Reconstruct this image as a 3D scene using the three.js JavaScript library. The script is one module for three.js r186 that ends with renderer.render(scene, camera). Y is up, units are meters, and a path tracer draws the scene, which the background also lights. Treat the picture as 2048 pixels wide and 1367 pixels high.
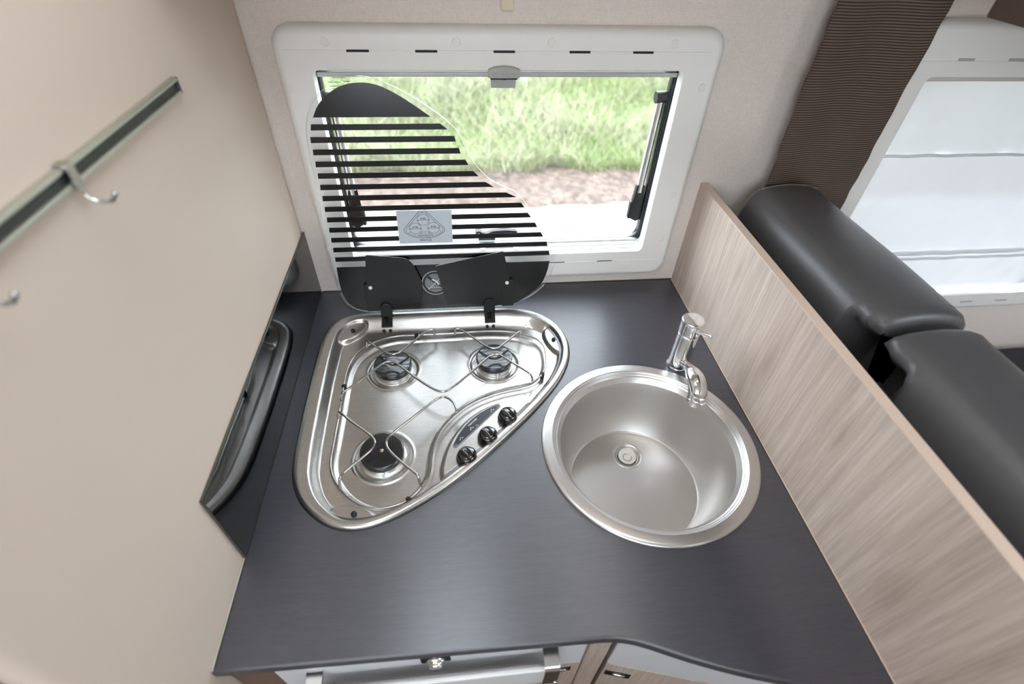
import * as THREE from 'three';
import { RoundedBoxGeometry } from 'three/addons/geometries/RoundedBoxGeometry.js';
import { mergeGeometries } from 'three/addons/utils/BufferGeometryUtils.js';
import { RectAreaLightUniformsLib } from 'three/addons/lights/RectAreaLightUniformsLib.js';

RectAreaLightUniformsLib.init();
const scene = new THREE.Scene();
const Y0 = 0.9;                                   // height of the worktop; below, y = 0 is the worktop's surface
// ---------- camera ----------
const camera = new THREE.PerspectiveCamera(68.783, 2048 / 1367, 0.01, 100);
camera.position.set(0.3438, 0.7559 + Y0, 0.9993);
camera.rotation.order = 'YXZ';
camera.rotation.set(-0.7589, -0.1282, 0.0404);
camera.focus = 0.98;
camera.userData.fStop = 2.2;
// ---------- sky, added fill lamp, exposure ----------
scene.background = new THREE.Color(0.83, 0.92, 1.0);
scene.backgroundIntensity = 9;
const FILL_LAMP = { color: new THREE.Color(1.0, 0.96, 0.9), strength: 4 };
const renderer = new THREE.WebGLRenderer({ antialias: true });
renderer.toneMapping = THREE.LinearToneMapping;
renderer.toneMappingExposure = 1.12;
renderer.shadowMap.enabled = true;

// ---------- helpers ----------
let seedState = 12345;
const rnd = () => { seedState = (seedState * 1664525 + 1013904223) >>> 0; return seedState / 4294967296; };
const rr = (a, b) => a + (b - a) * rnd();
const S = (x) => { x = Math.min(1, Math.max(0, x)); return x * x * (3 - 2 * x); };
const lerp = (a, b, t) => a + (b - a) * t;
const V2 = (x, y) => new THREE.Vector2(x, y), V3 = (x, y, z) => new THREE.Vector3(x, y, z);
const used = {}, bases = new Map();
function numbered(name) { const n = used[name] = (used[name] ?? -1) + 1; return n ? `${name}_${String(n).padStart(3, '0')}` : name; }
function shadow(m) { m.castShadow = true; m.receiveShadow = true; return m; }
function thing(name, label, category, [x, y, z] = [0, 0, 0], group) {
  const o = new THREE.Group(); o.name = numbered(name); o.position.set(x, y + Y0, z); scene.add(o);
  bases.set(o, V3(x, y, z));
  if (label) o.userData = { label, category };
  if (group) o.userData.group = group;
  return o;
}
function structure(name, at = [0, 0, 0]) { const o = thing(name, null, null, at); o.userData = { kind: 'structure' }; return o; }
// geometry is given in scene coordinates (worktop surface y = 0) and moved to the thing's base
function part(name, geo, mat, parent, label) {
  const g = [].concat(geo), one = g.length === 1 ? g[0] : mergeGeometries(g.map((x) => { const y = x.index ? x.toNonIndexed() : x; for (const k of Object.keys(y.attributes)) if (!['position', 'normal', 'uv'].includes(k)) y.deleteAttribute(k); return y; }));
  const b = bases.get(parent);
  one.translate(-b.x, -b.y, -b.z);
  const m = shadow(new THREE.Mesh(one, mat)); m.name = name; parent.add(m); bases.set(m, b);
  if (label) m.userData.label = label;
  return m;
}
function solid(name, geo, mat) { const o = part(name, geo, mat, structure(name)); return o; }
// metric uv by the dominant direction of each vertex normal
function metric(g) {
  const q = g.index ? g.toNonIndexed() : g, p = q.attributes.position, uv = new Float32Array(p.count * 2), a = V3(), b = V3(), c = V3();
  for (let i = 0; i < p.count; i += 3) {
    a.fromBufferAttribute(p, i); b.fromBufferAttribute(p, i + 1).sub(a); c.fromBufferAttribute(p, i + 2).sub(a); b.cross(c);
    const x = Math.abs(b.x), y = Math.abs(b.y), z = Math.abs(b.z);
    for (let k = i; k < i + 3; k++) {
      const X = p.getX(k), Y = p.getY(k), Z = p.getZ(k);
      const [u, v] = x >= y && x >= z ? [Z, Y] : y >= z ? [X, Z] : [X, Y];
      uv[k * 2] = u; uv[k * 2 + 1] = v;
    }
  }
  q.setAttribute('uv', new THREE.BufferAttribute(uv, 2));
  return q;
}
function box(x0, x1, y0, y1, z0, z1, r = 0.0015) {
  const w = x1 - x0, h = y1 - y0, d = z1 - z0;
  const g = new RoundedBoxGeometry(w, h, d, 2, Math.min(r, w * 0.49, h * 0.49, d * 0.49));
  g.translate((x0 + x1) / 2, (y0 + y1) / 2, (z0 + z1) / 2);
  return metric(g);
}
function cyl(a, b, r0, r1 = r0, seg = 24) {           // a capped cylinder from a to b
  const d = b.clone().sub(a), g = new THREE.CylinderGeometry(r1, r0, d.length(), seg);
  g.translate(0, d.length() / 2, 0);
  g.applyQuaternion(new THREE.Quaternion().setFromUnitVectors(V3(0, 1, 0), d.normalize()));
  g.translate(a.x, a.y, a.z);
  return g;
}
function tube(pts, r, seg = 80, closed = false, rad = 10) {
  const c = new THREE.CatmullRomCurve3(pts.map((p) => (p.isVector3 ? p : V3(...p))), closed, 'centripetal');
  return new THREE.TubeGeometry(c, seg, r, rad, closed);
}
function lathe(profile, seg = 64) { return new THREE.LatheGeometry(profile.map(([r, y]) => V2(r, y)), seg); }
function extrude(shape, depth, bevel = 0, seg = 3, curve = 12) {
  return new THREE.ExtrudeGeometry(shape, { depth, bevelEnabled: bevel > 0, bevelSize: bevel, bevelOffset: -bevel, bevelThickness: bevel, bevelSegments: seg, curveSegments: curve });
}
const polyShape = (pts) => new THREE.Shape(pts.map(([x, y]) => V2(x, y)));
function roundPoly(pts, r, n = 6) {                      // polygon with rounded corners
  const out = [];
  pts.forEach((p, i) => {
    const P = V2(...p), A = V2(...pts[(i + pts.length - 1) % pts.length]).sub(P), B = V2(...pts[(i + 1) % pts.length]).sub(P);
    const k = Math.min(r, A.length() * 0.45, B.length() * 0.45); A.setLength(k); B.setLength(k);
    for (let j = 0; j <= n; j++) { const t = j / n; out.push([P.x + A.x * (1 - t) ** 2 + B.x * t * t, P.y + A.y * (1 - t) ** 2 + B.y * t * t]); }
  });
  return out;
}
function roundRect(x0, x1, y0, y1, r, n = 8) {
  const out = [];
  for (const [cx, cy, a] of [[x1 - r, y1 - r, 0], [x0 + r, y1 - r, 1], [x0 + r, y0 + r, 2], [x1 - r, y0 + r, 3]])
    for (let k = 0; k <= n; k++) { const t = (a + k / n) * Math.PI / 2; out.push([cx + r * Math.cos(t), cy + r * Math.sin(t)]); }
  return out;
}
// skin through closed loops of equally many points
function loft(loops, { capStart = false, capEnd = false, open = false } = {}) {
  const n = loops[0].length, pos = [], idx = [];
  loops.forEach((l) => l.forEach((p) => pos.push(...p)));
  const last = open ? n - 1 : n;
  for (let i = 0; i < loops.length - 1; i++) for (let j = 0; j < last; j++) {
    const a = i * n + j, b = i * n + (j + 1) % n, c = a + n, d = b + n;
    idx.push(a, b, d, a, d, c);
  }
  const cap = (row, flip) => {
    const at = pos.length / 3, l = loops[row], m = [0, 1, 2].map((k) => l.reduce((s, p) => s + p[k], 0) / n);
    l.forEach((p) => pos.push(...p)); pos.push(...m);
    for (let j = 0; j < n; j++) { const a = at + j, b = at + (j + 1) % n; flip ? idx.push(a, at + n, b) : idx.push(a, b, at + n); }
  };
  if (capStart) cap(0, true);
  if (capEnd) cap(loops.length - 1, false);
  const g = new THREE.BufferGeometry();
  g.setAttribute('position', new THREE.Float32BufferAttribute(pos, 3)); g.setIndex(idx); g.computeVertexNormals();
  return metric(g);
}
function catmull(pts, n, closed = true) {                // smooth 2-D curve
  const c = new THREE.CatmullRomCurve3(pts.map(([x, y]) => V3(x, y, 0)), closed, 'centripetal');
  return c.getSpacedPoints(n).slice(0, closed ? n : n + 1).map((p) => [p.x, p.y]);
}
function area(P) { let s = 0; P.forEach((p, i) => { const q = P[(i + 1) % P.length]; s += p[0] * q[1] - q[0] * p[1]; }); return s / 2; }
function sdf(P) {                                         // signed distance (inside positive) with the direction outwards
  const n = P.length, sg = Math.sign(area(P));
  const N = P.map((p, i) => { const a = P[(i + n - 1) % n], b = P[(i + 1) % n], l = Math.hypot(b[0] - a[0], b[1] - a[1]) || 1; return [(b[1] - a[1]) / l * sg, -(b[0] - a[0]) / l * sg]; });
  return (x, y) => {
    let best = 1e9, bx = 0, by = 0, inside = false;
    for (let i = 0, j = n - 1; i < n; j = i++) {
      const [x1, y1] = P[j], [x2, y2] = P[i], dx = x2 - x1, dy = y2 - y1;
      let t = ((x - x1) * dx + (y - y1) * dy) / (dx * dx + dy * dy); t = t < 0 ? 0 : t > 1 ? 1 : t;
      const ex = x - x1 - t * dx, ey = y - y1 - t * dy, e = ex * ex + ey * ey;
      if (e < best) { best = e; bx = lerp(N[j][0], N[i][0], t); by = lerp(N[j][1], N[i][1], t); }
      if ((y1 > y) !== (y2 > y) && x < (x2 - x1) * (y - y1) / (y2 - y1) + x1) inside = !inside;
    }
    const l = Math.hypot(bx, by) || 1;
    return [inside ? Math.sqrt(best) : -Math.sqrt(best), bx / l, by / l];
  };
}
// ---------- textures ----------
function hashNoise(w, h, seed) { const a = new Float32Array(w * h); let s = seed >>> 0; for (let i = 0; i < a.length; i++) { s = (Math.imul(s, 1664525) + 1013904223) >>> 0; a[i] = s / 4294967296; } return a; }
function smoothNoise(w, h, cx, cy, seed) {                // tileable value noise with cx by cy cells
  const g = hashNoise(cx, cy, seed), out = new Float32Array(w * h);
  for (let y = 0; y < h; y++) { const fy = y / h * cy, y0 = Math.floor(fy), ty = S(fy - y0), ya = (y0 % cy) * cx, yb = ((y0 + 1) % cy) * cx;
    for (let x = 0; x < w; x++) { const fx = x / w * cx, x0 = Math.floor(fx), tx = S(fx - x0), xa = x0 % cx, xb = (x0 + 1) % cx;
      out[y * w + x] = lerp(lerp(g[ya + xa], g[ya + xb], tx), lerp(g[yb + xa], g[yb + xb], tx), ty); } }
  return out;
}
function tex(w, h, f, srgb, rx = 1, ry = 1) {             // f(i, x, y) -> grey or [r, g, b], 0..1
  const d = new Uint8Array(w * h * 4);
  for (let y = 0, i = 0; y < h; y++) for (let x = 0; x < w; x++, i++) { const c = f(i, x, y), a = Array.isArray(c); for (let k = 0; k < 3; k++) d[i * 4 + k] = Math.max(0, Math.min(255, Math.round((a ? c[k] : c) * 255))); d[i * 4 + 3] = 255; }
  const t = new THREE.DataTexture(d, w, h); t.wrapS = t.wrapT = THREE.RepeatWrapping; t.magFilter = THREE.LinearFilter; t.minFilter = THREE.LinearMipmapLinearFilter; t.generateMipmaps = true;
  if (srgb) t.colorSpace = THREE.SRGBColorSpace;
  t.repeat.set(rx, ry); t.needsUpdate = true;
  return t;
}
function canvasTex(w, h, draw) {
  const c = document.createElement('canvas'); c.width = w; c.height = h; draw(c.getContext('2d'), w, h);
  const t = new THREE.CanvasTexture(c); t.colorSpace = THREE.SRGBColorSpace; return t;
}
// brushed lines along u
const brushA = smoothNoise(1024, 1024, 24, 512, 3), brushB = smoothNoise(1024, 1024, 60, 1024, 4), brushC = smoothNoise(1024, 1024, 8, 90, 5);
const brushGrey = (i) => 0.45 * brushA[i] + 0.35 * brushB[i] + 0.2 * brushC[i];
const laminateColor = tex(1024, 1024, (i) => { const g = 0.78 + 0.44 * (brushGrey(i) - 0.5); return [0.255 * g, 0.257 * g, 0.30 * g]; }, true, 3.2, 3.2);
const laminateBump = tex(1024, 1024, (i) => brushGrey(i), false, 3.2, 3.2);
const steelColor = tex(512, 512, (i, x, y) => { const k = (y * 2) * 1024 + x * 2; return 0.93 + 0.12 * (brushGrey(k) - 0.5); }, true, 5, 5);
const steelRough = tex(512, 512, (i, x, y) => { const k = (y * 2) * 1024 + x * 2; return 0.63 + 0.05 * (brushGrey(k) - 0.5); }, false, 5, 5);
// matt spun steel of the bowl: fine grain
const grainA = smoothNoise(512, 512, 256, 256, 11), grainB = smoothNoise(512, 512, 90, 90, 12);
const bowlBump = tex(512, 512, (i) => 0.6 * grainA[i] + 0.4 * grainB[i], false, 4, 4);
// linen wallpaper
const linW = 512, hx = smoothNoise(linW, linW, 24, 256, 21), vx = smoothNoise(linW, linW, 256, 20, 22), lin2 = smoothNoise(linW, linW, 10, 10, 23);
const linGrey = (i) => 0.5 * hx[i] + 0.5 * vx[i];
const linenColor = tex(linW, linW, (i) => { const g = 0.96 + 0.11 * (linGrey(i) - 0.5); return [0.915 * g, 0.868 * g, 0.835 * g]; }, true, 8, 8);
const linenBump = tex(linW, linW, (i) => linGrey(i), false, 8, 8);
// light oak with upright grain: u across the grain, v along it
const wA = smoothNoise(1024, 1024, 300, 5, 31), wB = smoothNoise(1024, 1024, 90, 4, 32), wC = smoothNoise(1024, 1024, 22, 3, 33), wD = smoothNoise(1024, 1024, 512, 24, 34), wE = smoothNoise(1024, 1024, 7, 5, 35);
const knots = [[0.43, 0.13, 0.014], [0.62, 0.17, 0.010], [0.80, 0.08, 0.012], [0.25, 0.2, 0.008], [0.12, 0.62, 0.012], [0.7, 0.7, 0.01]];
const woodGrey = (i, x, y) => {
  let u = x / 1024, v = y / 1024, k = 0, du = 0;
  for (const [a, b, r] of knots) { const p = (u - a) / r, q = (v - b) / (r * 3.2), e = Math.exp(-(p * p + q * q) * 0.5); k += e; du += e * p * r * 0.55; }
  const xx = ((Math.round((u - du) * 1024) % 1024) + 1024) % 1024, j = y * 1024 + xx;
  return 0.25 * wA[j] + 0.17 * wB[j] + 0.13 * wC[j] + 0.25 * wD[j] + 0.20 * wE[i] - 0.30 * k * wB[j] - 0.10 * k;
};
const woodC = (i, x, y) => { const g = woodGrey(i, x, y) - 0.5; return [0.735 + 0.27 * g, 0.672 + 0.28 * g, 0.625 + 0.28 * g]; };
const woodColor = tex(1024, 1024, woodC, true, 1, 1), woodBump = tex(1024, 1024, (i, x, y) => woodGrey(i, x, y), false, 1, 1);
const leatherBump = tex(512, 512, (i, x, y) => { return 0.55 * grainB[i] + 0.45 * grainA[i]; }, false, 9, 9);
const ribs = (y) => Math.pow(Math.abs(Math.sin(y / 256 * Math.PI * 8)), 0.7);
const curtainColor = tex(256, 256, (i, x, y) => { const b = ribs(y), e = 0.85 + 0.15 * Math.sin(x / 256 * Math.PI * 32), k = Math.max(0, Math.min(1, (b - 0.25) * 1.7)) * e; return [lerp(0.13, 0.46, k), lerp(0.10, 0.395, k), lerp(0.09, 0.345, k)]; }, true, 27, 27);
const curtainBump = tex(256, 256, (i, x, y) => ribs(y), false, 27, 27);
const soilA = smoothNoise(512, 512, 30, 30, 41), soilB = smoothNoise(512, 512, 170, 170, 42);
const soilColor = tex(512, 512, (i) => { const g = 0.75 + 0.35 * (soilA[i] - 0.5) + 0.4 * (soilB[i] - 0.5); return [0.47 * g, 0.40 * g, 0.36 * g]; }, true, 0.8, 0.8);
const pavingColor = tex(512, 512, (i) => { const g = 0.93 + 0.1 * (soilA[i] - 0.5) + 0.12 * (soilB[i] - 0.5); return [0.60 * g, 0.59 * g, 0.57 * g]; }, true, 0.7, 0.7);
const meadowColor = tex(512, 512, (i) => { const g = 0.8 + 0.5 * (soilA[i] - 0.5) + 0.3 * (soilB[i] - 0.5); return [0.38 * g, 0.40 * g, 0.26 * g]; }, true, 0.5, 0.5);

// ---------- materials ----------
const std = (o) => new THREE.MeshStandardMaterial(o), phys = (o) => new THREE.MeshPhysicalMaterial(o);
const hex = (h) => new THREE.Color(h);
const M = {
  wallpaper: std({ map: linenColor, bumpMap: linenBump, bumpScale: 0.0003, roughness: 0.85 }),
  panelWhite: std({ color: hex('#d2c2b4'), roughness: 0.5 }),
  ceiling: std({ color: hex('#e9e6df'), roughness: 0.8 }),
  floor: std({ color: hex('#4a3d34'), roughness: 0.6 }),
  framePlastic: std({ color: hex('#e8e6e2'), roughness: 0.42 }),
  capPlastic: std({ color: hex('#e3e2dc'), roughness: 0.5 }),
  greyPlastic: std({ color: hex('#a8aaa4'), roughness: 0.5 }),
  railGrey: std({ color: hex('#b9bab6'), roughness: 0.35, metalness: 0.4 }),
  slotBlack: std({ color: hex('#0d0e10'), roughness: 0.7 }),
  seal: std({ color: hex('#20262b'), roughness: 0.22 }),
  blackPlastic: std({ color: hex('#131415'), roughness: 0.4 }),
  pane: phys({ color: 0xffffff, transmission: 1, thickness: 0, roughness: 0.0, ior: 1.49 }),
  glass: phys({ color: hex('#ffffff'), transmission: 1, thickness: 0, roughness: 0.0, ior: 1.45 }),
  glassEdge: phys({ color: hex('#e4ece8'), transmission: 0.88, thickness: 0, roughness: 0.15, ior: 1.5 }),
  print: std({ color: hex('#08090b'), roughness: 0.25 }),
  laminate: phys({ map: laminateColor, bumpMap: laminateBump, bumpScale: 0.00004, roughness: 0.38, anisotropy: 0.8, anisotropyRotation: Math.PI / 2, ior: 2.0 }),
  laminateEdge: std({ color: hex('#37373c'), roughness: 0.35 }),
  splash: phys({ color: hex('#050608'), roughness: 0.03, ior: 1.75 }),
  splashEdge: std({ color: hex('#4b4a40'), roughness: 0.3 }),
  steel: phys({ color: new THREE.Color(0.66, 0.64, 0.61), metalness: 1, roughness: 0.46, roughnessMap: steelRough, map: steelColor, anisotropy: 0.6, anisotropyRotation: Math.PI / 2 }),
  bowl: phys({ color: new THREE.Color(0.64, 0.62, 0.60), metalness: 1, roughness: 0.36, bumpMap: bowlBump, bumpScale: 0.00006 }),
  rimSteel: phys({ color: new THREE.Color(0.68, 0.67, 0.66), metalness: 1, roughness: 0.3, bumpMap: bowlBump, bumpScale: 0.00003 }),
  wire: std({ color: new THREE.Color(0.44, 0.42, 0.40), metalness: 1, roughness: 0.2 }),
  chrome: std({ color: new THREE.Color(0.86, 0.87, 0.88), metalness: 1, roughness: 0.035 }),
  chromeSatin: std({ color: new THREE.Color(0.80, 0.80, 0.80), metalness: 1, roughness: 0.14 }),
  enamel: phys({ color: hex('#15191d'), roughness: 0.28, clearcoat: 1, clearcoatRoughness: 0.06 }),
  knob: phys({ color: hex('#060606'), roughness: 0.2, clearcoat: 1, clearcoatRoughness: 0.05 }),
  knobClear: phys({ color: hex('#121211'), roughness: 0.15, clearcoat: 1, clearcoatRoughness: 0.05 }),
  rubber: std({ color: hex('#111214'), roughness: 0.6 }),
  alu: std({ color: new THREE.Color(0.72, 0.71, 0.69), metalness: 1, roughness: 0.32 }),
  unseenWall: std({ color: hex('#a58c78'), roughness: 0.5 }),
  hookMetal: std({ color: new THREE.Color(0.52, 0.53, 0.52), metalness: 1, roughness: 0.18 }),
  railDark: std({ color: hex('#4a4d4b'), roughness: 0.45, metalness: 0.6 }),
  railAlu: std({ color: new THREE.Color(0.62, 0.65, 0.60), metalness: 1, roughness: 0.35 }),
  brass: std({ color: new THREE.Color(0.8, 0.62, 0.4), metalness: 1, roughness: 0.3 }),
  wood: std({ map: woodColor, bumpMap: woodBump, bumpScale: 0.0002, roughness: 0.5 }),
  woodEdge: std({ color: hex('#cbb5a4'), roughness: 0.45 }),
  woodDark: std({ color: hex('#6b5343'), roughness: 0.55 }),
  lacquer: std({ color: hex('#d9dade'), roughness: 0.3 }),
  bar: std({ color: hex('#e4e4e2'), roughness: 0.25 }),
  leather: phys({ color: hex('#4e4c4d'), roughness: 0.38, bumpMap: leatherBump, bumpScale: 0.00025 }),
  seam: std({ color: hex('#bdb7ab'), roughness: 0.8 }),
  seat: std({ color: hex('#2b3038'), roughness: 0.8, bumpMap: leatherBump, bumpScale: 0.0004 }),
  curtain: std({ map: curtainColor, bumpMap: curtainBump, bumpScale: 0.0007, roughness: 0.9 }),
  voile: phys({ color: hex('#e2e2e4'), transmission: 0.15, thickness: 0, roughness: 0.68, ior: 1.1 }),
  voileHem: phys({ color: hex('#eef0f2'), transmission: 0.15, thickness: 0, roughness: 0.95, ior: 1.1 }),
  plug: std({ color: hex('#f3f1ea'), roughness: 0.35 }),
  silicone: std({ color: hex('#b3b1a2'), roughness: 0.5 }),
  sticker: null, label: null, emblem: null,
  meadow: std({ map: meadowColor, roughness: 1 }),
  soil: std({ map: soilColor, roughness: 1 }),
  paving: std({ map: pavingColor, roughness: 0.95 }),
  blade: std({ color: 0xffffff, roughness: 0.7, side: THREE.DoubleSide }),
  post: std({ color: hex('#c9d6d8'), roughness: 0.5 }),
};
// ================= the room =================
const WX = 0.88;                                             // worktop's width: from the left wall to the partition panel
// outer wall with the two window openings
{
  const s = polyShape([[-1.5, -0.9], [2.9, -0.9], [2.9, 1.06], [-1.5, 1.06]]);
  s.holes.push(new THREE.Path(roundRect(0.085, 0.787, 0.09, 0.515, 0.03).reverse().map(([x, y]) => V2(x, y))));
  s.holes.push(new THREE.Path(roundRect(1.245, 1.965, -0.09, 0.503, 0.03).reverse().map(([x, y]) => V2(x, y))));
  const g = extrude(s, 0.035); g.translate(0, 0, -0.035);
  solid('wall_back', metric(g), M.wallpaper);
}
{
  const w = structure('wall_left', [0, -0.9, 0]);
  part('wall_panel', box(-0.03, 0, -0.9, 1.06, 0, 0.865, 0.012), M.panelWhite, w);
  const cap = new THREE.CylinderGeometry(0.0163, 0.0168, 0.0012, 40); cap.rotateZ(-Math.PI / 2); cap.translate(0.0006, 0.273, 0.035);
  part('cover_cap', cap, M.panelWhite, w);
}
solid('unseen_wall_far_left', box(-0.7, -0.66, -0.9, 1.06, 0.002, 2.2, 0.002), M.unseenWall);  // out of view; placed and coloured brown to darken the near oak panel
solid('wall_right', box(2.9, 2.94, -0.9, 1.06, -0.035, 2.2, 0.002), M.panelWhite);
{ // opposite wall, out of view, its two openings placed to light the window wall
  const s = polyShape([[-1.5, -0.9], [2.9, -0.9], [2.9, 1.06], [-1.5, 1.06]]);
  s.holes.push(new THREE.Path(roundRect(-0.62, 0.70, 0.56, 1.03, 0.04).reverse().map(([x, y]) => V2(x, y))));
  s.holes.push(new THREE.Path(roundRect(1.95, 2.6, -0.6, 0.0, 0.05).reverse().map(([x, y]) => V2(x, y))));
  const g = extrude(s, 0.035); g.translate(0, 0, 2.2);
  solid('wall_front', metric(g), M.panelWhite);
}
solid('floor', box(-1.54, 2.94, -0.96, -0.9, -0.035, 2.235, 0.002), M.floor);
{ // ceiling with two rooflights out of view, placed to light worktop and dinette
  const s = polyShape([[-1.54, -2.235], [2.94, -2.235], [2.94, 0.035], [-1.54, 0.035]]);
  s.holes.push(new THREE.Path(roundRect(0.12, 0.40, -0.95, -0.5, 0.05).map(([x, y]) => V2(x, y)).reverse()));
  s.holes.push(new THREE.Path(roundRect(1.40, 2.30, -1.65, -0.95, 0.05).map(([x, y]) => V2(x, y)).reverse()));
  const g = extrude(s, 0.04); g.rotateX(-Math.PI / 2); g.translate(0, 1.06, 0);
  solid('ceiling', metric(g), M.ceiling);
}
// ---------- added fill lamp on the ceiling, out of view ----------
{
  const t = thing('added_fill_lamp', 'added fill lamp on the ceiling above the kitchen, out of view', 'lamp', [0.74, 1.06, 0.5]);
  part('housing', box(0.60, 0.88, 1.035, 1.0595, 0.38, 0.62, 0.006), M.framePlastic, t);
  part('diffuser', box(0.62, 0.86, 1.031, 1.0345, 0.40, 0.60, 0.001), std({ color: 0xffffff, emissive: FILL_LAMP.color, emissiveIntensity: 1.2, roughness: 0.5 }), t);
  const l = new THREE.RectAreaLight(FILL_LAMP.color, FILL_LAMP.strength, 0.24, 0.20);
  l.position.set(0.74, 1.029 + Y0, 0.50); l.rotation.x = -Math.PI / 2; scene.add(l);
}
// ================= kitchen window =================
function windowFrame(root, o, n) {                            // o: outer rect, n: opening rect [x0, x1, y0, y1]
  const at = (R, d, r, z) => roundRect(R[0] + d, R[1] - d, R[2] + d, R[3] - d, r).map(([x, y]) => [x, y, z]);
  return part('window_frame', loft([
    at(o, 0, 0.036, 0), at(o, 0, 0.036, 0.010), at(o, 0.0015, 0.035, 0.017), at(o, 0.005, 0.033, 0.0222), at(o, 0.010, 0.030, 0.0255), at(o, 0.016, 0.026, 0.027),
    at(n, -0.002, 0.014, 0.027), at(n, -0.0005, 0.0125, 0.0262), at(n, 0, 0.012, 0.0245), at(n, 0, 0.012, 0.002), at(n, -0.004, 0.016, -0.004), at(n, -0.012, 0.02, -0.034),
  ]), M.framePlastic, root);
}
const discZ = (x, y, z, r, h) => { const g = lathe([[0, h], [r * 0.8, h], [r * 0.95, h * 0.8], [r, h * 0.3], [r, 0]], 32); g.rotateX(Math.PI / 2); g.translate(x, y, z); return g; };
{
  const w = structure('window_1', [0.44, 0.03, 0]);
  const O = [0.043, 0.8395, 0.032, 0.5605], N = [0.1035, 0.7695, 0.1045, 0.4935];
  windowFrame(w, O, N);
  for (const [x, y] of [[0.134, 0.537], [0.353, 0.538], [0.5176, 0.5385], [0.738, 0.538], [0.0607, 0.465], [0.0577, 0.2466], [0.0572, 0.136], [0.8113, 0.4655], [0.813, 0.246], [0.8124, 0.136], [0.7396, 0.0625], [0.5176, 0.0605], [0.353, 0.06], [0.134, 0.06]]) {
    part('screw_cap', discZ(x, y, 0.0268, 0.0071, 0.0011), M.capPlastic, w);
  }
  // fine proud bead along the cassette joints, with dark strips for the shade in their slots
  part('joint_bead', box(0.061, 0.813, 0.5208, 0.5252, 0.0255, 0.0283, 0.0006), M.framePlastic, w);
  part('joint_bead', box(0.061, 0.813, 0.0765, 0.0803, 0.0255, 0.0281, 0.0006), M.framePlastic, w);
  for (const x of [0.186, 0.3009, 0.435, 0.569, 0.684]) part('slot_shade_strip', box(x - 0.0188, x + 0.0188, 0.5222, 0.5258, 0.026, 0.0287, 0.0004), M.slotBlack, w);
  for (const x of [0.186, 0.3009, 0.435, 0.569, 0.684]) part('slot_shade_strip', box(x - 0.018, x + 0.018, 0.0797, 0.0812, 0.026, 0.0285, 0.0003), M.slotBlack, w);
  const at = (R, d, r, z) => roundRect(R[0] + d, R[1] - d, R[2] + d, R[3] - d, r).map(([x, y]) => [x, y, z]);
  const G = [0.0925, 0.7805, 0.098, 0.5035];
  part('window_seal', loft([at(G, 0, 0.03, -0.020), at(G, 0.006, 0.028, -0.0165), at(G, 0.0105, 0.026, -0.018), at(G, 0.0125, 0.025, -0.024), at(G, 0.0125, 0.025, -0.034), at(G, 0, 0.03, -0.036)]), M.seal, w);
  part('window_pane', box(0.085, 0.787, 0.09, 0.515, -0.042, -0.0365, 0.002), M.pane, w);
  // blind rails across the top and the bottom of the opening
  const top = part('blind_rail', box(0.1042, 0.769, 0.4758, 0.4836, -0.014, 0.001, 0.0015), M.railGrey, w);
  part('rail_cover', box(0.1042, 0.769, 0.4852, 0.4925, -0.016, -0.002, 0.001), M.greyPlastic, w);
  const low = part('blind_rail', box(0.1042, 0.769, 0.1035, 0.1075, -0.019, 0.012, 0.0012), M.framePlastic, w);
  part('sill_profile', box(0.1042, 0.769, 0.1075, 0.1145, -0.0195, -0.010, 0.002), M.railGrey, w);
  part('sill_profile', box(0.1042, 0.769, 0.1075, 0.1105, -0.0105, 0.001, 0.001), M.framePlastic, w);
  for (const x of [0.395, 0.472]) part('rail_clip', box(x - 0.006, x + 0.006, 0.101, 0.1122, 0.0005, 0.0135, 0.0015), M.capPlastic, w);
  // grip of the blind at the middle of the top rail
  {
    const s = polyShape([[0.4072, 0.480], [0.4628, 0.480], [0.463, 0.4935], [0.452, 0.4975], [0.435, 0.4993], [0.418, 0.4975], [0.4070, 0.4935]]);
    const g = extrude(s, 0.012, 0.0015); g.translate(0, 0.0035, 0.0225);
    const clip = part('blind_grip', metric(g), M.greyPlastic, w);
    for (let k = 0; k < 14; k++) part('grip_rib', box(0.4135 + k * 0.0033, 0.4150 + k * 0.0033, 0.4865, 0.4920, 0.0355, 0.0369, 0.0004), M.greyPlastic, clip);
    const s2 = polyShape(roundPoly([[0.4112, 0.4800], [0.4588, 0.4800], [0.4574, 0.4600], [0.4126, 0.4600]], 0.002));
    const g2 = extrude(s2, 0.006, 0.001); g2.translate(0, 0.002, 0.010);
    part('grip_tongue', metric(g2), M.greyPlastic, clip);
    part('grip_gap', box(0.4105, 0.4595, 0.4806, 0.4836, 0.016, 0.0332, 0.0008), M.slotBlack, clip);
    part('grip_button', discZ(0.435, 0.4818, 0.0332, 0.0018, 0.0012), M.slotBlack, clip);
  }
  // folding stays left and right: a tube between two black joints
  const stay = (s, x0) => {
    const X = (x) => x0 + s * (x - 0.7695);
    const st = part('window_stay', tube([[X(0.7592), 0.428, -0.032], [X(0.7568), 0.33, -0.031], [X(0.7545), 0.228, -0.030]], 0.0080, 24, false, 16), M.alu, w);
    part('stay_joint', [cyl(V3(X(0.7475), 0.430, -0.031), V3(X(0.786), 0.432, -0.033), 0.0112), cyl(V3(X(0.781), 0.432, -0.033), V3(X(0.7855), 0.432, -0.033), 0.0132)].map(metric), M.blackPlastic, st);
    const q = polyShape(roundPoly([[0.246, -0.0095], [0.246, 0.0085], [0.200, 0.0115], [0.163, 0.0105], [0.154, -0.006], [0.164, -0.015], [0.2, -0.014]], 0.004));
    const g = extrude(q, 0.010, 0.0015); g.rotateZ(Math.PI / 2); g.rotateY(0);   // shape: (y, offset)
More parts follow.
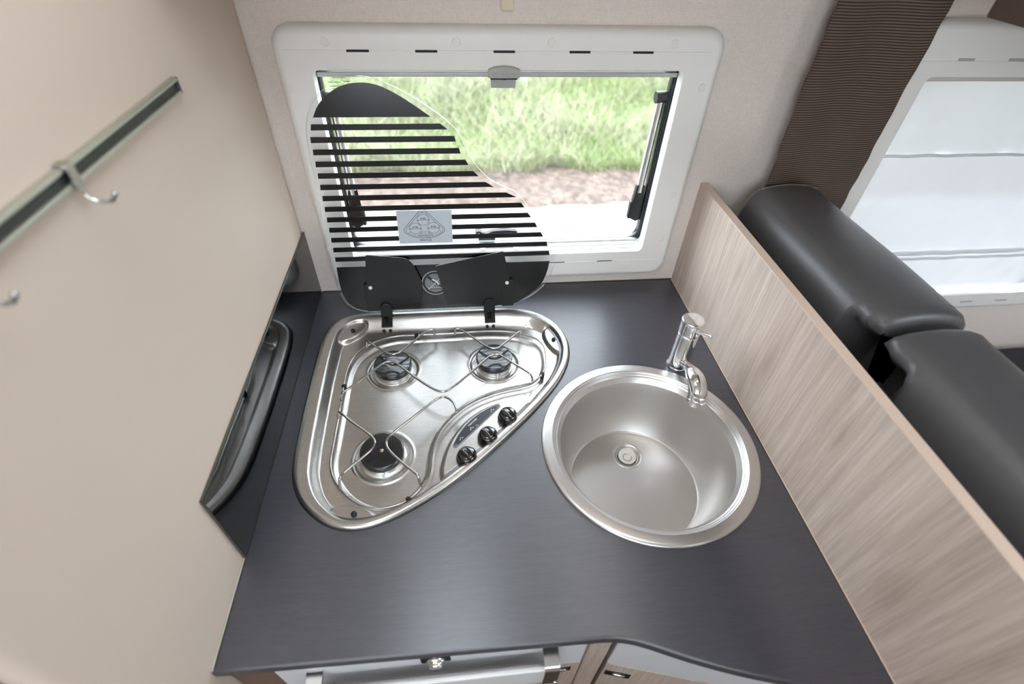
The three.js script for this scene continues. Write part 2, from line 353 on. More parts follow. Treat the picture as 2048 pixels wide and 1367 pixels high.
    g.applyMatrix4(new THREE.Matrix4().set(0, -s, 0, X(0.7545), 1, 0, 0, 0, 0, 0, 1, -0.035, 0, 0, 0, 1).multiply(new THREE.Matrix4().makeRotationZ(-Math.PI / 2)));
    part('stay_holder', metric(g), M.blackPlastic, st);
    part('stay_knob', box(X(0.7415) - 0.0045, X(0.7415) + 0.0045, 0.163, 0.207, -0.034, -0.020, 0.004), M.blackPlastic, st);
    part('stay_foot', cyl(V3(X(0.752), 0.166, -0.030), V3(X(0.779), 0.160, -0.030), 0.0062), M.blackPlastic, st);
  };
  stay(1, 0.7695); stay(-1, 0.1035);
  const marks = [];
  [[0.121, 0.1435, 0.4644], [0.1122, 0.132, 0.4567], [0.141, 0.152, 0.458], [0.1142, 0.1298, 0.4497], [0.1169, 0.1253, 0.4453]].forEach(([a, b, y]) => { for (let x = a; x < b; x += 0.0022) { const h = rr(0.0006, 0.0010); marks.push(box(x, x + rr(0.0010, 0.0017), y - h, y + h, -0.0366, -0.0363, 0.0001)); } });
  { const g = new THREE.TorusGeometry(0.0034, 0.0003, 6, 30); g.translate(0.1383, 0.4566, -0.0363); marks.push(metric(g)); }
  part('printed_text', marks, M.print, w);
  // latch of the opening pane, seen through the glass lid
  {
    const s = polyShape(roundPoly([[0.398, 0.135], [0.418, 0.1445], [0.45, 0.1465], [0.475, 0.1435], [0.478, 0.1375], [0.43, 0.135]], 0.004));
    const g = extrude(s, 0.010, 0.002); g.translate(0, 0, -0.024);
    const l = part('window_latch', [metric(g), metric(cyl(V3(0.3865, 0.1385, -0.03), V3(0.3865, 0.1385, -0.012), 0.0075)), box(0.386, 0.426, 0.1165, 0.1365, -0.030, -0.018, 0.003)], M.blackPlastic, w);
    part('latch_screw', discZ(0.3865, 0.1385, -0.012, 0.0032, 0.001), M.alu, l);
  }
}
// ================= dinette window with its blind and curtains =================
{
  const w = structure('window_2', [1.6, -0.13, 0]);
  windowFrame(w, [1.205, 2.04, -0.131, 0.5795], [1.2645, 1.985, -0.075, 0.4835]);
  for (const x of [1.324, 1.431, 1.56, 1.69]) part('slot_shade_strip', box(x - 0.0165, x + 0.0165, 0.513, 0.5175, 0.026, 0.0286, 0.0004), M.greyPlastic, w);  // solid strips in place of open slots, coloured for their shade
  for (const x of [1.766, 1.875]) part('slot_shade_strip', box(x - 0.0178, x + 0.0178, -0.1022, -0.0985, 0.026, 0.0286, 0.0004), M.greyPlastic, w);
  for (const x of [1.70, 1.928]) part('screw_cap', discZ(x, -0.109, 0.0268, 0.0071, 0.0011), M.capPlastic, w);
  part('joint_bead', box(1.23, 2.02, 0.5085, 0.5125, 0.0255, 0.028, 0.0006), M.framePlastic, w);
  part('blind_rail', box(1.265, 1.985, 0.476, 0.4855, 0.000, 0.0255, 0.002), M.railGrey, w);
  part('window_pane', box(1.245, 1.965, -0.09, 0.503, -0.042, -0.0365, 0.002), M.pane, w);
}
{ // white gathered blind in three lengths between stitched rods
  const t = thing('window_blind', 'sheer white gathered blind drawn over the bright dinette window', 'blind', [1.62, -0.07, 0.01]);
  const sheet = (x0, x1, y0, y1, dz, seed, curl) => {
    const nx = 70, ny = 24, pos = [], idx = [];
    for (let j = 0; j <= ny; j++) for (let i = 0; i <= nx; i++) {
      const u = i / nx, v = j / ny, x = lerp(x0, x1, u);
      let y = lerp(y0, y1, v), z = dz + 0.0022 * Math.sin(x * 34 + seed + 2.2 * v) * (0.4 + 0.6 * Math.sin(v * Math.PI)) + 0.0014 * Math.sin(x * 83 + 1.7 * seed - 5 * v);
      if (curl && v < 0.5) { const k = Math.max(0, (x - 1.82) / 0.14); y += k * k * 0.042 * (1 - 2 * v); z += 0.010 * k * k * (1 - 2 * v); }
      pos.push(x, y, z);
    }
    for (let j = 0; j < ny; j++) for (let i = 0; i < nx; i++) { const a = j * (nx + 1) + i, b = a + 1, c = a + nx + 1, d = c + 1; idx.push(a, b, d, a, d, c); }
    const g = new THREE.BufferGeometry(); g.setAttribute('position', new THREE.Float32BufferAttribute(pos, 3)); g.setIndex(idx); g.computeVertexNormals();
    return metric(g);
  };
  part('fabric', sheet(1.266, 1.975, 0.322, 0.479, 0.010, 0.3), M.voile, t);
  part('fabric', sheet(1.266, 1.975, 0.058, 0.322, 0.010, 1.3), M.voile, t);
  part('fabric', sheet(1.266, 1.960, -0.072, 0.058, 0.011, 2.1, true), M.voile, t);
  const hem = (y, r, dz) => tube(Array.from({ length: 24 }, (_, k) => [1.266 + k * 0.0308, y + 0.0008 * Math.sin(k * 2.1), 0.0145 + dz + 0.0008 * Math.sin(k * 1.3)]), r, 120, false, 8);
  part('hem', hem(0.3215, 0.0036, 0), M.voileHem, t);
  part('hem', [hem(0.062, 0.0058, 0), hem(0.0455, 0.0038, 0.001)], M.voileHem, t);
}
function curtainSheet(x0, x1, y0, y1, z, seed) {
  const nx = 60, ny = 120, th = 0.0022, faces = [];
  const pt = (u, v, side) => {
    const y = lerp(y0, y1, v), edge = 0.0018 * Math.sin(y * 23 + seed) + 0.0011 * Math.sin(y * 61 + 2 * seed) + 0.0007 * Math.sin(y * 140);
    const x = lerp(x0 + edge * (1 - u), x1 + edge * u * 0.5, u);
    const zz = z + 0.0055 * Math.sin(u * 9 + seed + 0.5 * Math.sin(y * 7)) + 0.0010 * Math.sin(y * 90 + u * 7) * Math.sin(y * 31) + side * th;
    return [x, y + 0.0022 * Math.sin(u * 6 + seed), zz];
  };
  const loops = [];
  for (let j = 0; j <= ny; j++) {
    const row = [];
    for (let i = 0; i <= nx; i++) row.push(pt(i / nx, j / ny, 0.5));
    for (let i = nx; i >= 0; i--) row.push(pt(i / nx, j / ny, -0.5));
    loops.push(row);
  }
  return loft(loops, { capStart: true, capEnd: true });
}
{
  const t = thing('curtain', 'dark brown ribbed curtain hanging between kitchen window and dinette window', 'curtain', [1.11, -0.15, 0.04]);
  part('fabric', curtainSheet(1.004, 1.217, -0.15, 0.98, 0.041, 0.6), M.curtain, t);
  const t2 = thing('curtain', 'dark ribbed curtain whose lower corner shows beneath the curled blind, at the right edge', 'curtain', [2.0, -0.07, 0.02]);
  part('fabric', curtainSheet(1.908, 2.12, -0.068, 0.98, 0.041, 2.6), M.curtain, t2);
}
// ================= worktop =================
// outline of the hob's rim, seen from above: [x, z]
const hobPts = [[0.044, 0.515], [0.0385, 0.478], [0.035, 0.40], [0.0335, 0.319], [0.0335, 0.24], [0.036, 0.182], [0.046, 0.140], [0.072, 0.110], [0.115, 0.0965], [0.18, 0.0945], [0.269, 0.0945], [0.36, 0.0945], [0.44, 0.098], [0.505, 0.1145], [0.549, 0.158], [0.5665, 0.21], [0.563, 0.263], [0.538, 0.32], [0.484, 0.389], [0.406, 0.467], [0.325, 0.538], [0.268, 0.577], [0.212, 0.6055], [0.168, 0.616], [0.127, 0.611], [0.089, 0.587], [0.062, 0.556]];
const hobOutline = catmull(hobPts, 480);
const SINK = [0.668, 0.4935];
{
  const s = new THREE.Shape();
  const e = 0.0006;
  s.moveTo(e, -e); s.lineTo(WX - e, -e); s.lineTo(WX - e, -0.905);
  s.lineTo(0.80, -0.886);
  s.bezierCurveTo(0.69, -0.862, 0.63, -0.838, 0.588, -0.820); s.bezierCurveTo(0.545, -0.8015, 0.53, -0.8005, 0.49, -0.8);
  s.lineTo(e, -0.7925); s.closePath();
  const inset = hobOutline.map(([x, z]) => { const c = [0.22, 0.30]; return [c[0] + (x - c[0]) * 0.95, c[1] + (z - c[1]) * 0.95]; });
  s.holes.push(new THREE.Path(inset.map(([x, z]) => V2(x, -z))));
  const p = new THREE.Path(); p.absarc(SINK[0], -SINK[1], 0.184, 0, Math.PI * 2, true); s.holes.push(p);
  const g = extrude(s, 0.0125, 0.0045, 5, 48); g.rotateX(-Math.PI / 2); g.translate(0, -0.0170, 0);
  const q = metric(g);
  const t = thing('worktop', 'dark grey brushed laminate worktop around the hob and the round sink', 'worktop', [0.44, -0.017, 0.4]);
  part('top', q, M.laminate, t);
  part('silicone_joint', box(0.0002, 0.0026, -0.0005, 0.0024, 0.646, 0.792, 0.0010), M.silicone, t, 'pale sealing strip along the left wall');
  part('silicone_joint', box(0.006, WX, -0.0005, 0.0018, 0.0005, 0.003, 0.0008), M.laminateEdge, t);
  part('silicone_joint', box(WX - 0.0022, WX - 0.0002, -0.0005, 0.0014, 0.003, 0.90, 0.0006), M.woodEdge, t);
}
{
  const t = thing('splash_panel', 'glossy black panel low on the left wall, mirroring the hob', 'splash panel', [0.002, 0, 0.32]);
  part('sheet', box(0.0003, 0.0042, 0.0002, 0.1640, 0.001, 0.6445, 0.0004), M.splash, t);
  part('edge', [box(0.0003, 0.0038, 0.1640, 0.1652, 0.001, 0.6455, 0.0003), box(0.0003, 0.0038, 0.0002, 0.1652, 0.6445, 0.6457, 0.0003)], M.splashEdge, t);
}
// ================= hob =================
const ringPts = [[0.27, 0.1725], [0.231, 0.173], [0.193, 0.174], [0.157, 0.185], [0.130, 0.203], [0.110, 0.231], [0.1015, 0.262], [0.0995, 0.29], [0.0995, 0.32], [0.0998, 0.355], [0.1005, 0.39], [0.1005, 0.424], [0.1005, 0.456], [0.1008, 0.484], [0.1040, 0.502], [0.1105, 0.519], [0.125, 0.541], [0.1405, 0.558], [0.163, 0.5735], [0.187, 0.5815], [0.206, 0.582], [0.224, 0.578], [0.2405, 0.569], [0.2585, 0.549], [0.269, 0.530], [0.2735, 0.512], [0.275, 0.493], [0.278, 0.470], [0.287, 0.441], [0.301, 0.417], [0.320, 0.395], [0.343, 0.375], [0.373, 0.358], [0.403, 0.347], [0.424, 0.3415], [0.454, 0.336], [0.476, 0.329], [0.497, 0.311], [0.510, 0.283], [0.5145, 0.256], [0.513, 0.226], [0.502, 0.205], [0.480, 0.1905], [0.446, 0.177], [0.410, 0.1715], [0.367, 0.1705], [0.321, 0.172]];
const ringCurve = catmull(ringPts, 220);
const burners = [[0.1915, 0.2615], [0.4028, 0.2575], [0.188, 0.4745]];
const lensPts = [[0.297, 0.556], [0.288, 0.526], [0.291, 0.495], [0.303, 0.459], [0.327, 0.420], [0.357, 0.391], [0.395, 0.3715], [0.424, 0.366], [0.452, 0.3695], [0.478, 0.3815], [0.52, 0.40], [0.44, 0.50], [0.34, 0.59]];
const lensCurve = [...catmull(lensPts.slice(0, 10), 60, false), ...lensPts.slice(10)];
const ledges = [[0.094, 0.148, 0.80, 0.036, 0.0150], [0.5425, 0.206, -1.28, 0.041, 0.0150], [0.152, 0.5925, -0.33, 0.041, 0.0145]];  // centre, direction of the long axis, half length, half width
const FLOOR = -0.0125;
const hobSdf = sdf(hobOutline), ringSdf = sdf(ringCurve), lensSdf = sdf(lensCurve);
function trayHeight(x, z) {
  const [d, nx, nz] = hobSdf(x, z);
  const left = Math.max(0, -nx), back = Math.max(0, -nz), l2 = left * left, b2 = back * back, o2 = Math.max(0, 1 - l2 - b2);
  const w = 0.0245 * l2 + 0.0175 * b2 + 0.0125 * o2, ww = 0.0185 * l2 + 0.036 * b2 + 0.014 * o2;
  let top;
  if (d < 0.006) { const t = 1 - Math.max(0, d) / 0.006; top = 0.0006 + 0.0084 * Math.sqrt(Math.max(0, 1 - t * t)); } else top = 0.0090 - 0.0022 * S((d - 0.006) / w);
  if (d < 0.008) return top;
  const ring = ringSdf(x, z)[0];
  let f = FLOOR - 0.0030 * S((ring - 0.0035) / 0.0075) + 0.0010 * Math.exp(-(((ring - 0.0015) / 0.003) ** 2));
  const lens = lensSdf(x, z)[0];
  f = lerp(f, -0.0030, S(lens / 0.0085));
  for (const [bx, bz] of burners) { const r = Math.hypot(x - bx, z - bz); f += 0.0014 * Math.exp(-(((r - 0.0535) / 0.0028) ** 2)) - 0.0026 * S((0.0515 - r) / 0.0045); }
  let raise = 0;
  for (const [cx, cz, a, hl, hw] of ledges) {
    const u = (x - cx) * Math.cos(a) - (z - cz) * Math.sin(a), v = (x - cx) * Math.sin(a) + (z - cz) * Math.cos(a);
    const q = Math.sqrt((u / (hl + 0.006)) ** 2 + (v / (hw + 0.006)) ** 2), e = (1 - q) * (hw + 0.006);
    raise = Math.max(raise, S((e + 0.001) / 0.0050));
  }
  f = lerp(f, -0.0012, raise);
  const k = (d - w) / lerp(ww, 0.0055, raise);
  return lerp(top, f, S(k));
}
function trayGeometry() {
  const dB = 0.009, h = 0.0017, pos = [], idx = [];
  // rolled rim along the outline
  const n = hobOutline.length, ds = [0, 0.0001, 0.0004, 0.0009, 0.0016, 0.0025, 0.0036, 0.0048, 0.006, 0.0075, dB];
  const nrm = hobOutline.map((p, i) => { const a = hobOutline[(i + n - 1) % n], b = hobOutline[(i + 1) % n], sg = Math.sign(area(hobOutline)), l = Math.hypot(b[0] - a[0], b[1] - a[1]); return [(b[1] - a[1]) / l * sg, -(b[0] - a[0]) / l * sg]; });
  const roll = (d) => { if (d >= 0.006) return 0.0090; const t = 1 - d / 0.006; return 0.0006 + 0.0084 * Math.sqrt(Math.max(0, 1 - t * t)); };
  const normals = [];
  ds.forEach((d) => hobOutline.forEach((p, i) => {
    pos.push(p[0] - nrm[i][0] * d, d >= 0.006 ? trayHeight(p[0] - nrm[i][0] * d, p[1] - nrm[i][1] * d) : roll(d), p[1] - nrm[i][1] * d);
    const t = Math.max(0, 1 - d / 0.006), up = Math.sqrt(Math.max(0, 1 - t * t)); normals.push(nrm[i][0] * t, up, nrm[i][1] * t);
  }));
  const ccw = area(hobOutline) > 0;
  for (let r = 0; r < ds.length - 1; r++) for (let i = 0; i < n; i++) { const a = r * n + i, b = r * n + (i + 1) % n, c = a + n, d = b + n; ccw ? idx.push(a, c, d, a, d, b) : idx.push(a, d, c, a, b, d); }
  // inner field on a grid, its border drawn onto the rim
  const x0 = 0.03, x1 = 0.572, z0 = 0.09, z1 = 0.622, nx = Math.ceil((x1 - x0) / h), nz = Math.ceil((z1 - z0) / h), off = pos.length / 3, inside = new Uint8Array((nx + 1) * (nz + 1)), near = [];
  for (let j = 0; j <= nz; j++) for (let i = 0; i <= nx; i++) {
    let x = x0 + i * h, z = z0 + j * h; const [d, ax, az] = hobSdf(x, z), k = j * (nx + 1) + i;
    if (d > dB) inside[k] = 1; else if (d > dB - h * 1.5) { inside[k] = 2; x += ax * (d - dB); z += az * (d - dB); }
    near[k] = [x, z];
  }
  const e = 0.0006;
  for (let k = 0; k < near.length; k++) {
    const [x, z] = near[k]; if (!inside[k]) { pos.push(0, -0.01, 0); normals.push(0, 1, 0); continue; }
    pos.push(x, trayHeight(x, z), z);
    const gx = (trayHeight(x + e, z) - trayHeight(x - e, z)) / (2 * e), gz = (trayHeight(x, z + e) - trayHeight(x, z - e)) / (2 * e), l = Math.hypot(gx, 1, gz);
    normals.push(-gx / l, 1 / l, -gz / l);
  }
  for (let j = 0; j < nz; j++) for (let i = 0; i < nx; i++) {
    const a = j * (nx + 1) + i, b = a + 1, c = a + nx + 1, d = c + 1;
    const tri = (p, q, r) => { if (inside[p] && inside[q] && inside[r] && (inside[p] === 1 || inside[q] === 1 || inside[r] === 1)) idx.push(off + p, off + q, off + r); };
    tri(a, c, d); tri(a, d, b);
  }
  const g = new THREE.BufferGeometry();
  g.setAttribute('position', new THREE.Float32BufferAttribute(pos, 3)); g.setAttribute('normal', new THREE.Float32BufferAttribute(normals, 3)); g.setIndex(idx);
  const uv = new Float32Array(pos.length / 3 * 2); for (let i = 0; i < uv.length / 2; i++) { uv[i * 2] = pos[i * 3]; uv[i * 2 + 1] = pos[i * 3 + 2]; }
  g.setAttribute('uv', new THREE.BufferAttribute(uv, 2));
  return g;
}
const TH = 8.5 * Math.PI / 180;                               // how far the lid leans back
{
  const t = thing('hob', 'triangular stainless steel gas hob with three burners, control knobs and its striped glass lid open', 'hob', [0.27, -0.0145, 0.34]);
  part('steel_tray', trayGeometry(), M.steel, t);
  {
    const out = hobOutline, n = out.length, c = [0.25, 0.31];
    const ring = (k, y) => out.map(([x, z]) => [x + (x - c[0]) * k, y, z + (z - c[1]) * k]);
    part('gasket', loft(area(out) > 0 ? [ring(-0.02, 0.0006), ring(0.0045, 0.0002), ring(0.0045, 0.0014), ring(-0.004, 0.002)].reverse() : [ring(-0.02, 0.0006), ring(0.0045, 0.0002), ring(0.0045, 0.0014), ring(-0.004, 0.002)]), M.seal, t);
  }
  for (const [x, z] of burners) {
    const b = lathe([[0.0, -0.0185], [0.0415, -0.0185], [0.0418, -0.0168], [0.0405, -0.0160], [0.0372, -0.0155], [0.0366, -0.0145], [0.0366, -0.002], [0.036, -0.001], [0.0, -0.001]], 64); b.translate(x, 0, z);
    const br = part('burner', metric(b), M.alu, t);
    const cap = lathe([[0.0, -0.0068], [0.0372, -0.0068], [0.0382, -0.0060], [0.0386, -0.0045], [0.0386, 0.0040], [0.0380, 0.0058], [0.0365, 0.0067], [0.0345, 0.0069], [0.020, 0.0070], [0.007, 0.0070], [0.005, 0.0066], [0, 0.0064]], 72); cap.translate(x, 0, z);
    part('burner_cap', metric(cap), M.enamel, br, 'black enamelled cap');
    const sc = lathe([[0, 0.0082], [0.0016, 0.0080], [0.0031, 0.0078], [0.0033, 0.0064], [0, 0.0064]], 20); sc.translate(x + 0.0005, 0, z + 0.001);
    part('cap_screw', sc, M.brass, br);
    const ign = cyl(V3(x + 0.004, -0.0175, z + 0.0415), V3(x + 0.004, -0.004, z + 0.0415), 0.0022); part('igniter', ign, M.capPlastic, br);
  }
  // knobs: a low dome with a leaf-shaped grip
  [[0.3372, 0.4985], [0.3768, 0.458], [0.4172, 0.4155]].forEach(([x, z]) => {
    const y = -0.0030, g = lathe([[0.0, 0.0006], [0.0185, 0.0006], [0.0195, 0.001], [0.0200, 0.003], [0.0196, 0.0065], [0.0185, 0.0085], [0.0178, 0.010]], 64), d = lathe([[0.0178, 0.0095], [0.0172, 0.0135], [0.0155, 0.0168], [0.0120, 0.0192], [0.0065, 0.0205], [0, 0.0208]], 64);
    g.translate(x, y, z); d.translate(x, y, z);
    const k = part('knob', metric(g), M.knobClear, t);
    part('knob_dome', metric(d), M.knob, k);
    const a = Math.PI * 0.25, leaf = [];
    for (let q = 0; q <= 14; q++) { const u = -1 + q / 7; leaf.push([0.0135 * u, 0.0042 * (1 - u * u)]); }
    for (let q = 13; q > 0; q--) { const u = -1 + q / 7; leaf.push([0.0135 * u, -0.0042 * (1 - u * u)]); }
    const lg = extrude(polyShape(leaf), 0.0035, 0.0012, 3); lg.rotateX(-Math.PI / 2); lg.rotateY(-a - 0.12); lg.translate(x - 0.0045, y + 0.0172, z + 0.0035);
    part('knob_grip', metric(lg), M.knob, k);
    const ridge = extrude(polyShape(leaf.map(([u, v]) => [u * 0.8, v * 0.5])), 0.002, 0.0008, 2); ridge.rotateX(-Math.PI / 2); ridge.rotateY(-a - 0.12); ridge.translate(x + 0.0045, y + 0.0186, z - 0.0035);
    part('knob_ridge', metric(ridge), M.knob, k);
  });
  // dark control label, a printed plate
  {
    const P0 = [0.3165, 0.4695], P1 = [0.4015, 0.3835], L = Math.hypot(P1[0] - P0[0], P1[1] - P0[1]), ax = [(P1[0] - P0[0]) / L, (P1[1] - P0[1]) / L], ay = [ax[1], -ax[0]];   // ay points to the burners
    const W = L + 0.012, Hh = 0.0215, outline = [];
    const bulge = (u) => 0.0165 * (1 - u * u);
    for (let q = 0; q <= 20; q++) { const u = 1 - q / 10; outline.push([L / 2 + u * (L / 2 + 0.0035), bulge(u) * 0.93 + 0.0035]); }
    for (let q = 0; q <= 8; q++) { const a = Math.PI * (0.85 + 0.65 * q / 8); outline.push([0.0006 + 0.0049 * Math.cos(a), 0.0004 + 0.0049 * Math.sin(a)]); }
    for (let q = 0; q <= 8; q++) { const a = Math.PI * (1.5 + 0.65 * q / 8); outline.push([L - 0.0006 + 0.0049 * Math.cos(a), 0.0004 + 0.0049 * Math.sin(a)]); }
    M.label = std({ map: canvasTex(1024, 256, (c, w, h) => {
      const X = (u) => (u + 0.006) / W * w, Y = (v) => h - (v + 0.005) / (Hh + 0.005) * h, k = w / W;
      c.fillStyle = '#2a2c31'; c.fillRect(0, 0, w, h);
      c.strokeStyle = '#e9e9e9'; c.fillStyle = '#e9e9e9'; c.lineWidth = 0.0007 * k;
      c.beginPath(); outline.forEach(([u, v], i) => { const a = X(lerp(u, L / 2, 0.018)), b = Y(lerp(v, 0.006, 0.10)); i ? c.lineTo(a, b) : c.moveTo(a, b); }); c.closePath(); c.stroke();
      for (const u of [0.0018, L / 2 - 0.0015, L - 0.0018]) { c.lineWidth = 0.0009 * k; c.beginPath(); c.arc(X(u), Y(0), 0.0021 * k, 0, 7); c.stroke(); c.fillStyle = '#111'; c.fill(); c.fillStyle = '#e9e9e9'; }
      const dots = (u, v, full) => [[0, 0], [1, 0], [0, -1]].forEach(([p, q], i) => { c.beginPath(); const xx = X(u) + (p * 0.66 + q * 0.66) * 0.0046 * k * -1 * -1, yy = Y(v) + (p * 0.7 - q * 0.7) * 0.0046 * k; c.arc(xx, yy, 0.00125 * k, 0, 7); c.lineWidth = 0.00055 * k; i === full ? c.fill() : c.stroke(); });
      dots(0.0185, 0.0045, 2); dots(0.0475, 0.0052, 0); dots(0.1045, 0.0040, 1);
      c.save(); c.translate(X(L / 2 - 0.001), Y(0.0115)); c.font = `bold ${0.0046 * k}px sans-serif`; c.textAlign = 'center'; c.textBaseline = 'middle'; c.fillText('THETFORD', 0, 0); c.restore();
    }), roughness: 0.35 });
    const s = polyShape(outline), g = new THREE.ExtrudeGeometry(s, { depth: 0.0007, bevelEnabled: false });
    const p = g.attributes.position, uv = new Float32Array(p.count * 2);
    for (let i = 0; i < p.count; i++) {
      const u = p.getX(i), v = p.getY(i), y = p.getZ(i); uv[i * 2] = (u + 0.006) / W; uv[i * 2 + 1] = (v + 0.005) / (Hh + 0.005);
      p.setXYZ(i, P0[0] + ax[0] * u + ay[0] * v, -0.0030 + y, P0[1] + ax[1] * u + ay[1] * v);
    }
    g.setAttribute('uv', new THREE.BufferAttribute(uv, 2)); g.computeVertexNormals();
    part('control_label', g, M.label, t, 'dark printed plate beside the knobs');
  }
  for (const [x, z] of [[0.0965, 0.1485], [0.5385, 0.2075], [0.1535, 0.589]]) {
    const g = lathe([[0, 0.0062], [0.0018, 0.0061], [0.0038, 0.0050], [0.0046, 0.0030], [0.0046, -0.0006], [0, -0.0006]], 24); g.translate(x, -0.001, z);
    part('lid_buffer', g, M.rubber, t);
  }
  // hinge feet on the back wall of the tray
  for (const x of [0.1696, 0.4026]) {
    const f = box(-0.0122, 0.0122, 0, 0.002, -0.0118, 0.0118, 0.0006); f.rotateX(0.40); f.translate(x, 0.0012, 0.1265);
    const h = part('hinge', f, M.blackPlastic, t);
    part('hinge_strap', tube([[x, 0.016, 0.1065], [x, 0.010, 0.1085], [x, 0.0065, 0.1125], [x, 0.0035, 0.121], [x, 0.0015, 0.130]], 0.0052, 20, false, 10), M.blackPlastic, h);
    const dome = []; for (let q = 0; q <= 12; q++) { const a = Math.PI * q / 12; dome.push([0.0128 * Math.cos(a), 0.008 + 0.0128 * Math.sin(a)]); } dome.push([-0.0128, -0.014], [0.0128, -0.014]);
    const dg = extrude(polyShape(dome), 0.008, 0.002, 3); dg.rotateX(-TH); dg.translate(x, 0.021, 0.1045); part('hinge_cover', metric(dg), M.blackPlastic, h);
    for (const s of [-0.0072, 0.0072]) { const q = lathe([[0, 0.0018], [0.003, 0.0016], [0.0036, 0.0006], [0.0038, -0.001]], 20); q.rotateX(0.40); q.translate(x + s, -0.0085, 0.1435); part('hinge_screw', q, M.rubber, h); }
  }
  // ---------- glass lid ----------
  const lidPts = [[0.30, -0.0095], [0.20, -0.0095], [0.135, -0.0092], [0.104, -0.002], [0.0817, 0.017], [0.0722, 0.044], [0.0700, 0.078], [0.0698, 0.14], [0.0698, 0.21], [0.0698, 0.285], [0.0702, 0.345], [0.0727, 0.378], [0.0785, 0.402], [0.0901, 0.4242], [0.110, 0.445], [0.14, 0.4635], [0.172, 0.4705], [0.1961, 0.4695], [0.2274, 0.4592], [0.2638, 0.4415], [0.3009, 0.4185], [0.3313, 0.396], [0.3485, 0.3785], [0.3605, 0.3541], [0.378, 0.3212], [0.4061, 0.290], [0.4354, 0.2735], [0.4625, 0.2600], [0.4884, 0.228], [0.5147, 0.1922], [0.5385, 0.1515], [0.5490, 0.1165], [0.5463, 0.0840], [0.5286, 0.0439], [0.4957, 0.0145], [0.4549, -0.0033], [0.41, -0.009]];
  const lidOut = catmull(lidPts, 300);
  const LB = V3(0, 0.02, 0.1);                                 // origin of the lid's own axes: x, up the glass, out of the glass
  const lay = (g) => { g.rotateX(-TH); g.translate(LB.x, LB.y, LB.z); return g; };
  const gl = extrude(polyShape(lidOut), 0.0032, 0.0007, 2); gl.translate(0, 0, -0.0046);
  const lid = part('glass_lid', lay(metric(gl)), M.glass, t, 'clear glass lid printed with black stripes, leaning on the window frame');
  {
    const inn = lidOut.map((p, i) => { const a = lidOut[(i + 299) % 300], b = lidOut[(i + 1) % 300], l = Math.hypot(b[0] - a[0], b[1] - a[1]), sg = Math.sign(area(lidOut)); return [p[0] - (b[1] - a[1]) / l * sg * 0.0007, p[1] + (b[0] - a[0]) / l * sg * 0.0007]; });
    const L = (P, z) => P.map(([x, y]) => [x, y, z]);
    part('glass_edge', lay(loft([L(inn, 0.0003), L(lidOut, -0.0005), L(lidOut, -0.0038), L(inn, -0.0046)])), M.glassEdge, lid);
  }
  const plate = (pts, z0, d, mat, name, bevel = 0, label) => { const g = extrude(polyShape(pts), d, bevel, 2); g.translate(0, 0, z0); return part(name, lay(metric(g)), mat, lid, label); };
  const topArea = [[0.0903, 0.4045], ...catmull([[0.0903, 0.4045], [0.1027, 0.4242], [0.124, 0.443], [0.1516, 0.4569], [0.1848, 0.4611], [0.207, 0.4581], [0.2263, 0.4511], [0.2504, 0.4381], [0.2748, 0.4224], [0.2998, 0.4049]], 40, false), [0.2998, 0.4045]];
  plate(topArea, 0.0001, 0.0003, M.print, 'printed_stripe');
  const rights = [[0.3163, 0.330], [0.3413, 0.3442], [0.3487, 0.3522], [0.3602, 0.3663], [0.3745, 0.3857], [0.3986, 0.4153], [0.4399, 0.4627], [0.4713, 0.4786], [0.4857, 0.4938], [0.5021, 0.5078], [0.5157, 0.5216], [0.5290, 0.5325], [0.5365, 0.5375]];
  rights.forEach(([a, b], k) => { const y = 0.3931 - 0.02187 * k; plate([[k ? 0.0785 : 0.0845, y], [k ? 0.0776 : 0.0818, y - 0.0105], [b, y - 0.0105], [a, y]].reverse(), 0.0001, 0.0003, M.print, 'printed_stripe'); });
  plate([...catmull([[0.0772, 0.1073], [0.0769, 0.063], [0.0811, 0.0334], [0.0935, 0.0115], [0.1141, -0.0006], [0.15, -0.003], [0.30, -0.004], [0.43, -0.003], [0.4617, 0.0003], [0.4954, 0.0223], [0.5216, 0.048], [0.5335, 0.0774], [0.5386, 0.1058]], 80, false)], 0.0001, 0.0003, M.print, 'printed_stripe');
  // two black guard plates with their screws
  plate(roundPoly([[0.1424, 0.1374], [0.2150, 0.1287], [0.2300, 0.1245], [0.2400, 0.113], [0.2563, 0.0665], [0.2495, 0.0175], [0.1600, 0.0060], [0.1285, 0.0050], [0.1345, 0.056]], 0.006).reverse(), 0.0065, 0.0010, M.blackPlastic, 'guard_plate', 0.0006);
  plate(roundPoly([[0.2866, 0.1065], [0.4354, 0.1361], [0.4455, 0.085], [0.4572, 0.0035], [0.3062, 0.0096]], 0.004).reverse(), 0.0065, 0.0010, M.blackPlastic, 'guard_plate', 0.0006);
  plate(roundPoly([[0.1275, 0.066], [0.155, 0.066], [0.155, -0.001], [0.1275, -0.001]], 0.003).reverse(), 0.0004, 0.0072, M.blackPlastic, 'guard_bracket', 0.0006);
  plate(roundPoly([[0.431, 0.066], [0.4565, 0.066], [0.4585, -0.001], [0.431, -0.001]], 0.003).reverse(), 0.0004, 0.0072, M.blackPlastic, 'guard_bracket', 0.0006);
  for (const x of [0.1423, 0.443]) { const g = lathe([[0, 0.0024], [0.0014, 0.0018], [0.0018, 0.0024], [0.0036, 0.0022], [0.0042, 0.0002], [0.0042, -0.001]], 28); g.rotateX(Math.PI / 2); g.translate(x, 0.0595, 0.0085); const gs = part('guard_screw', lay(g), M.capPlastic, lid); }
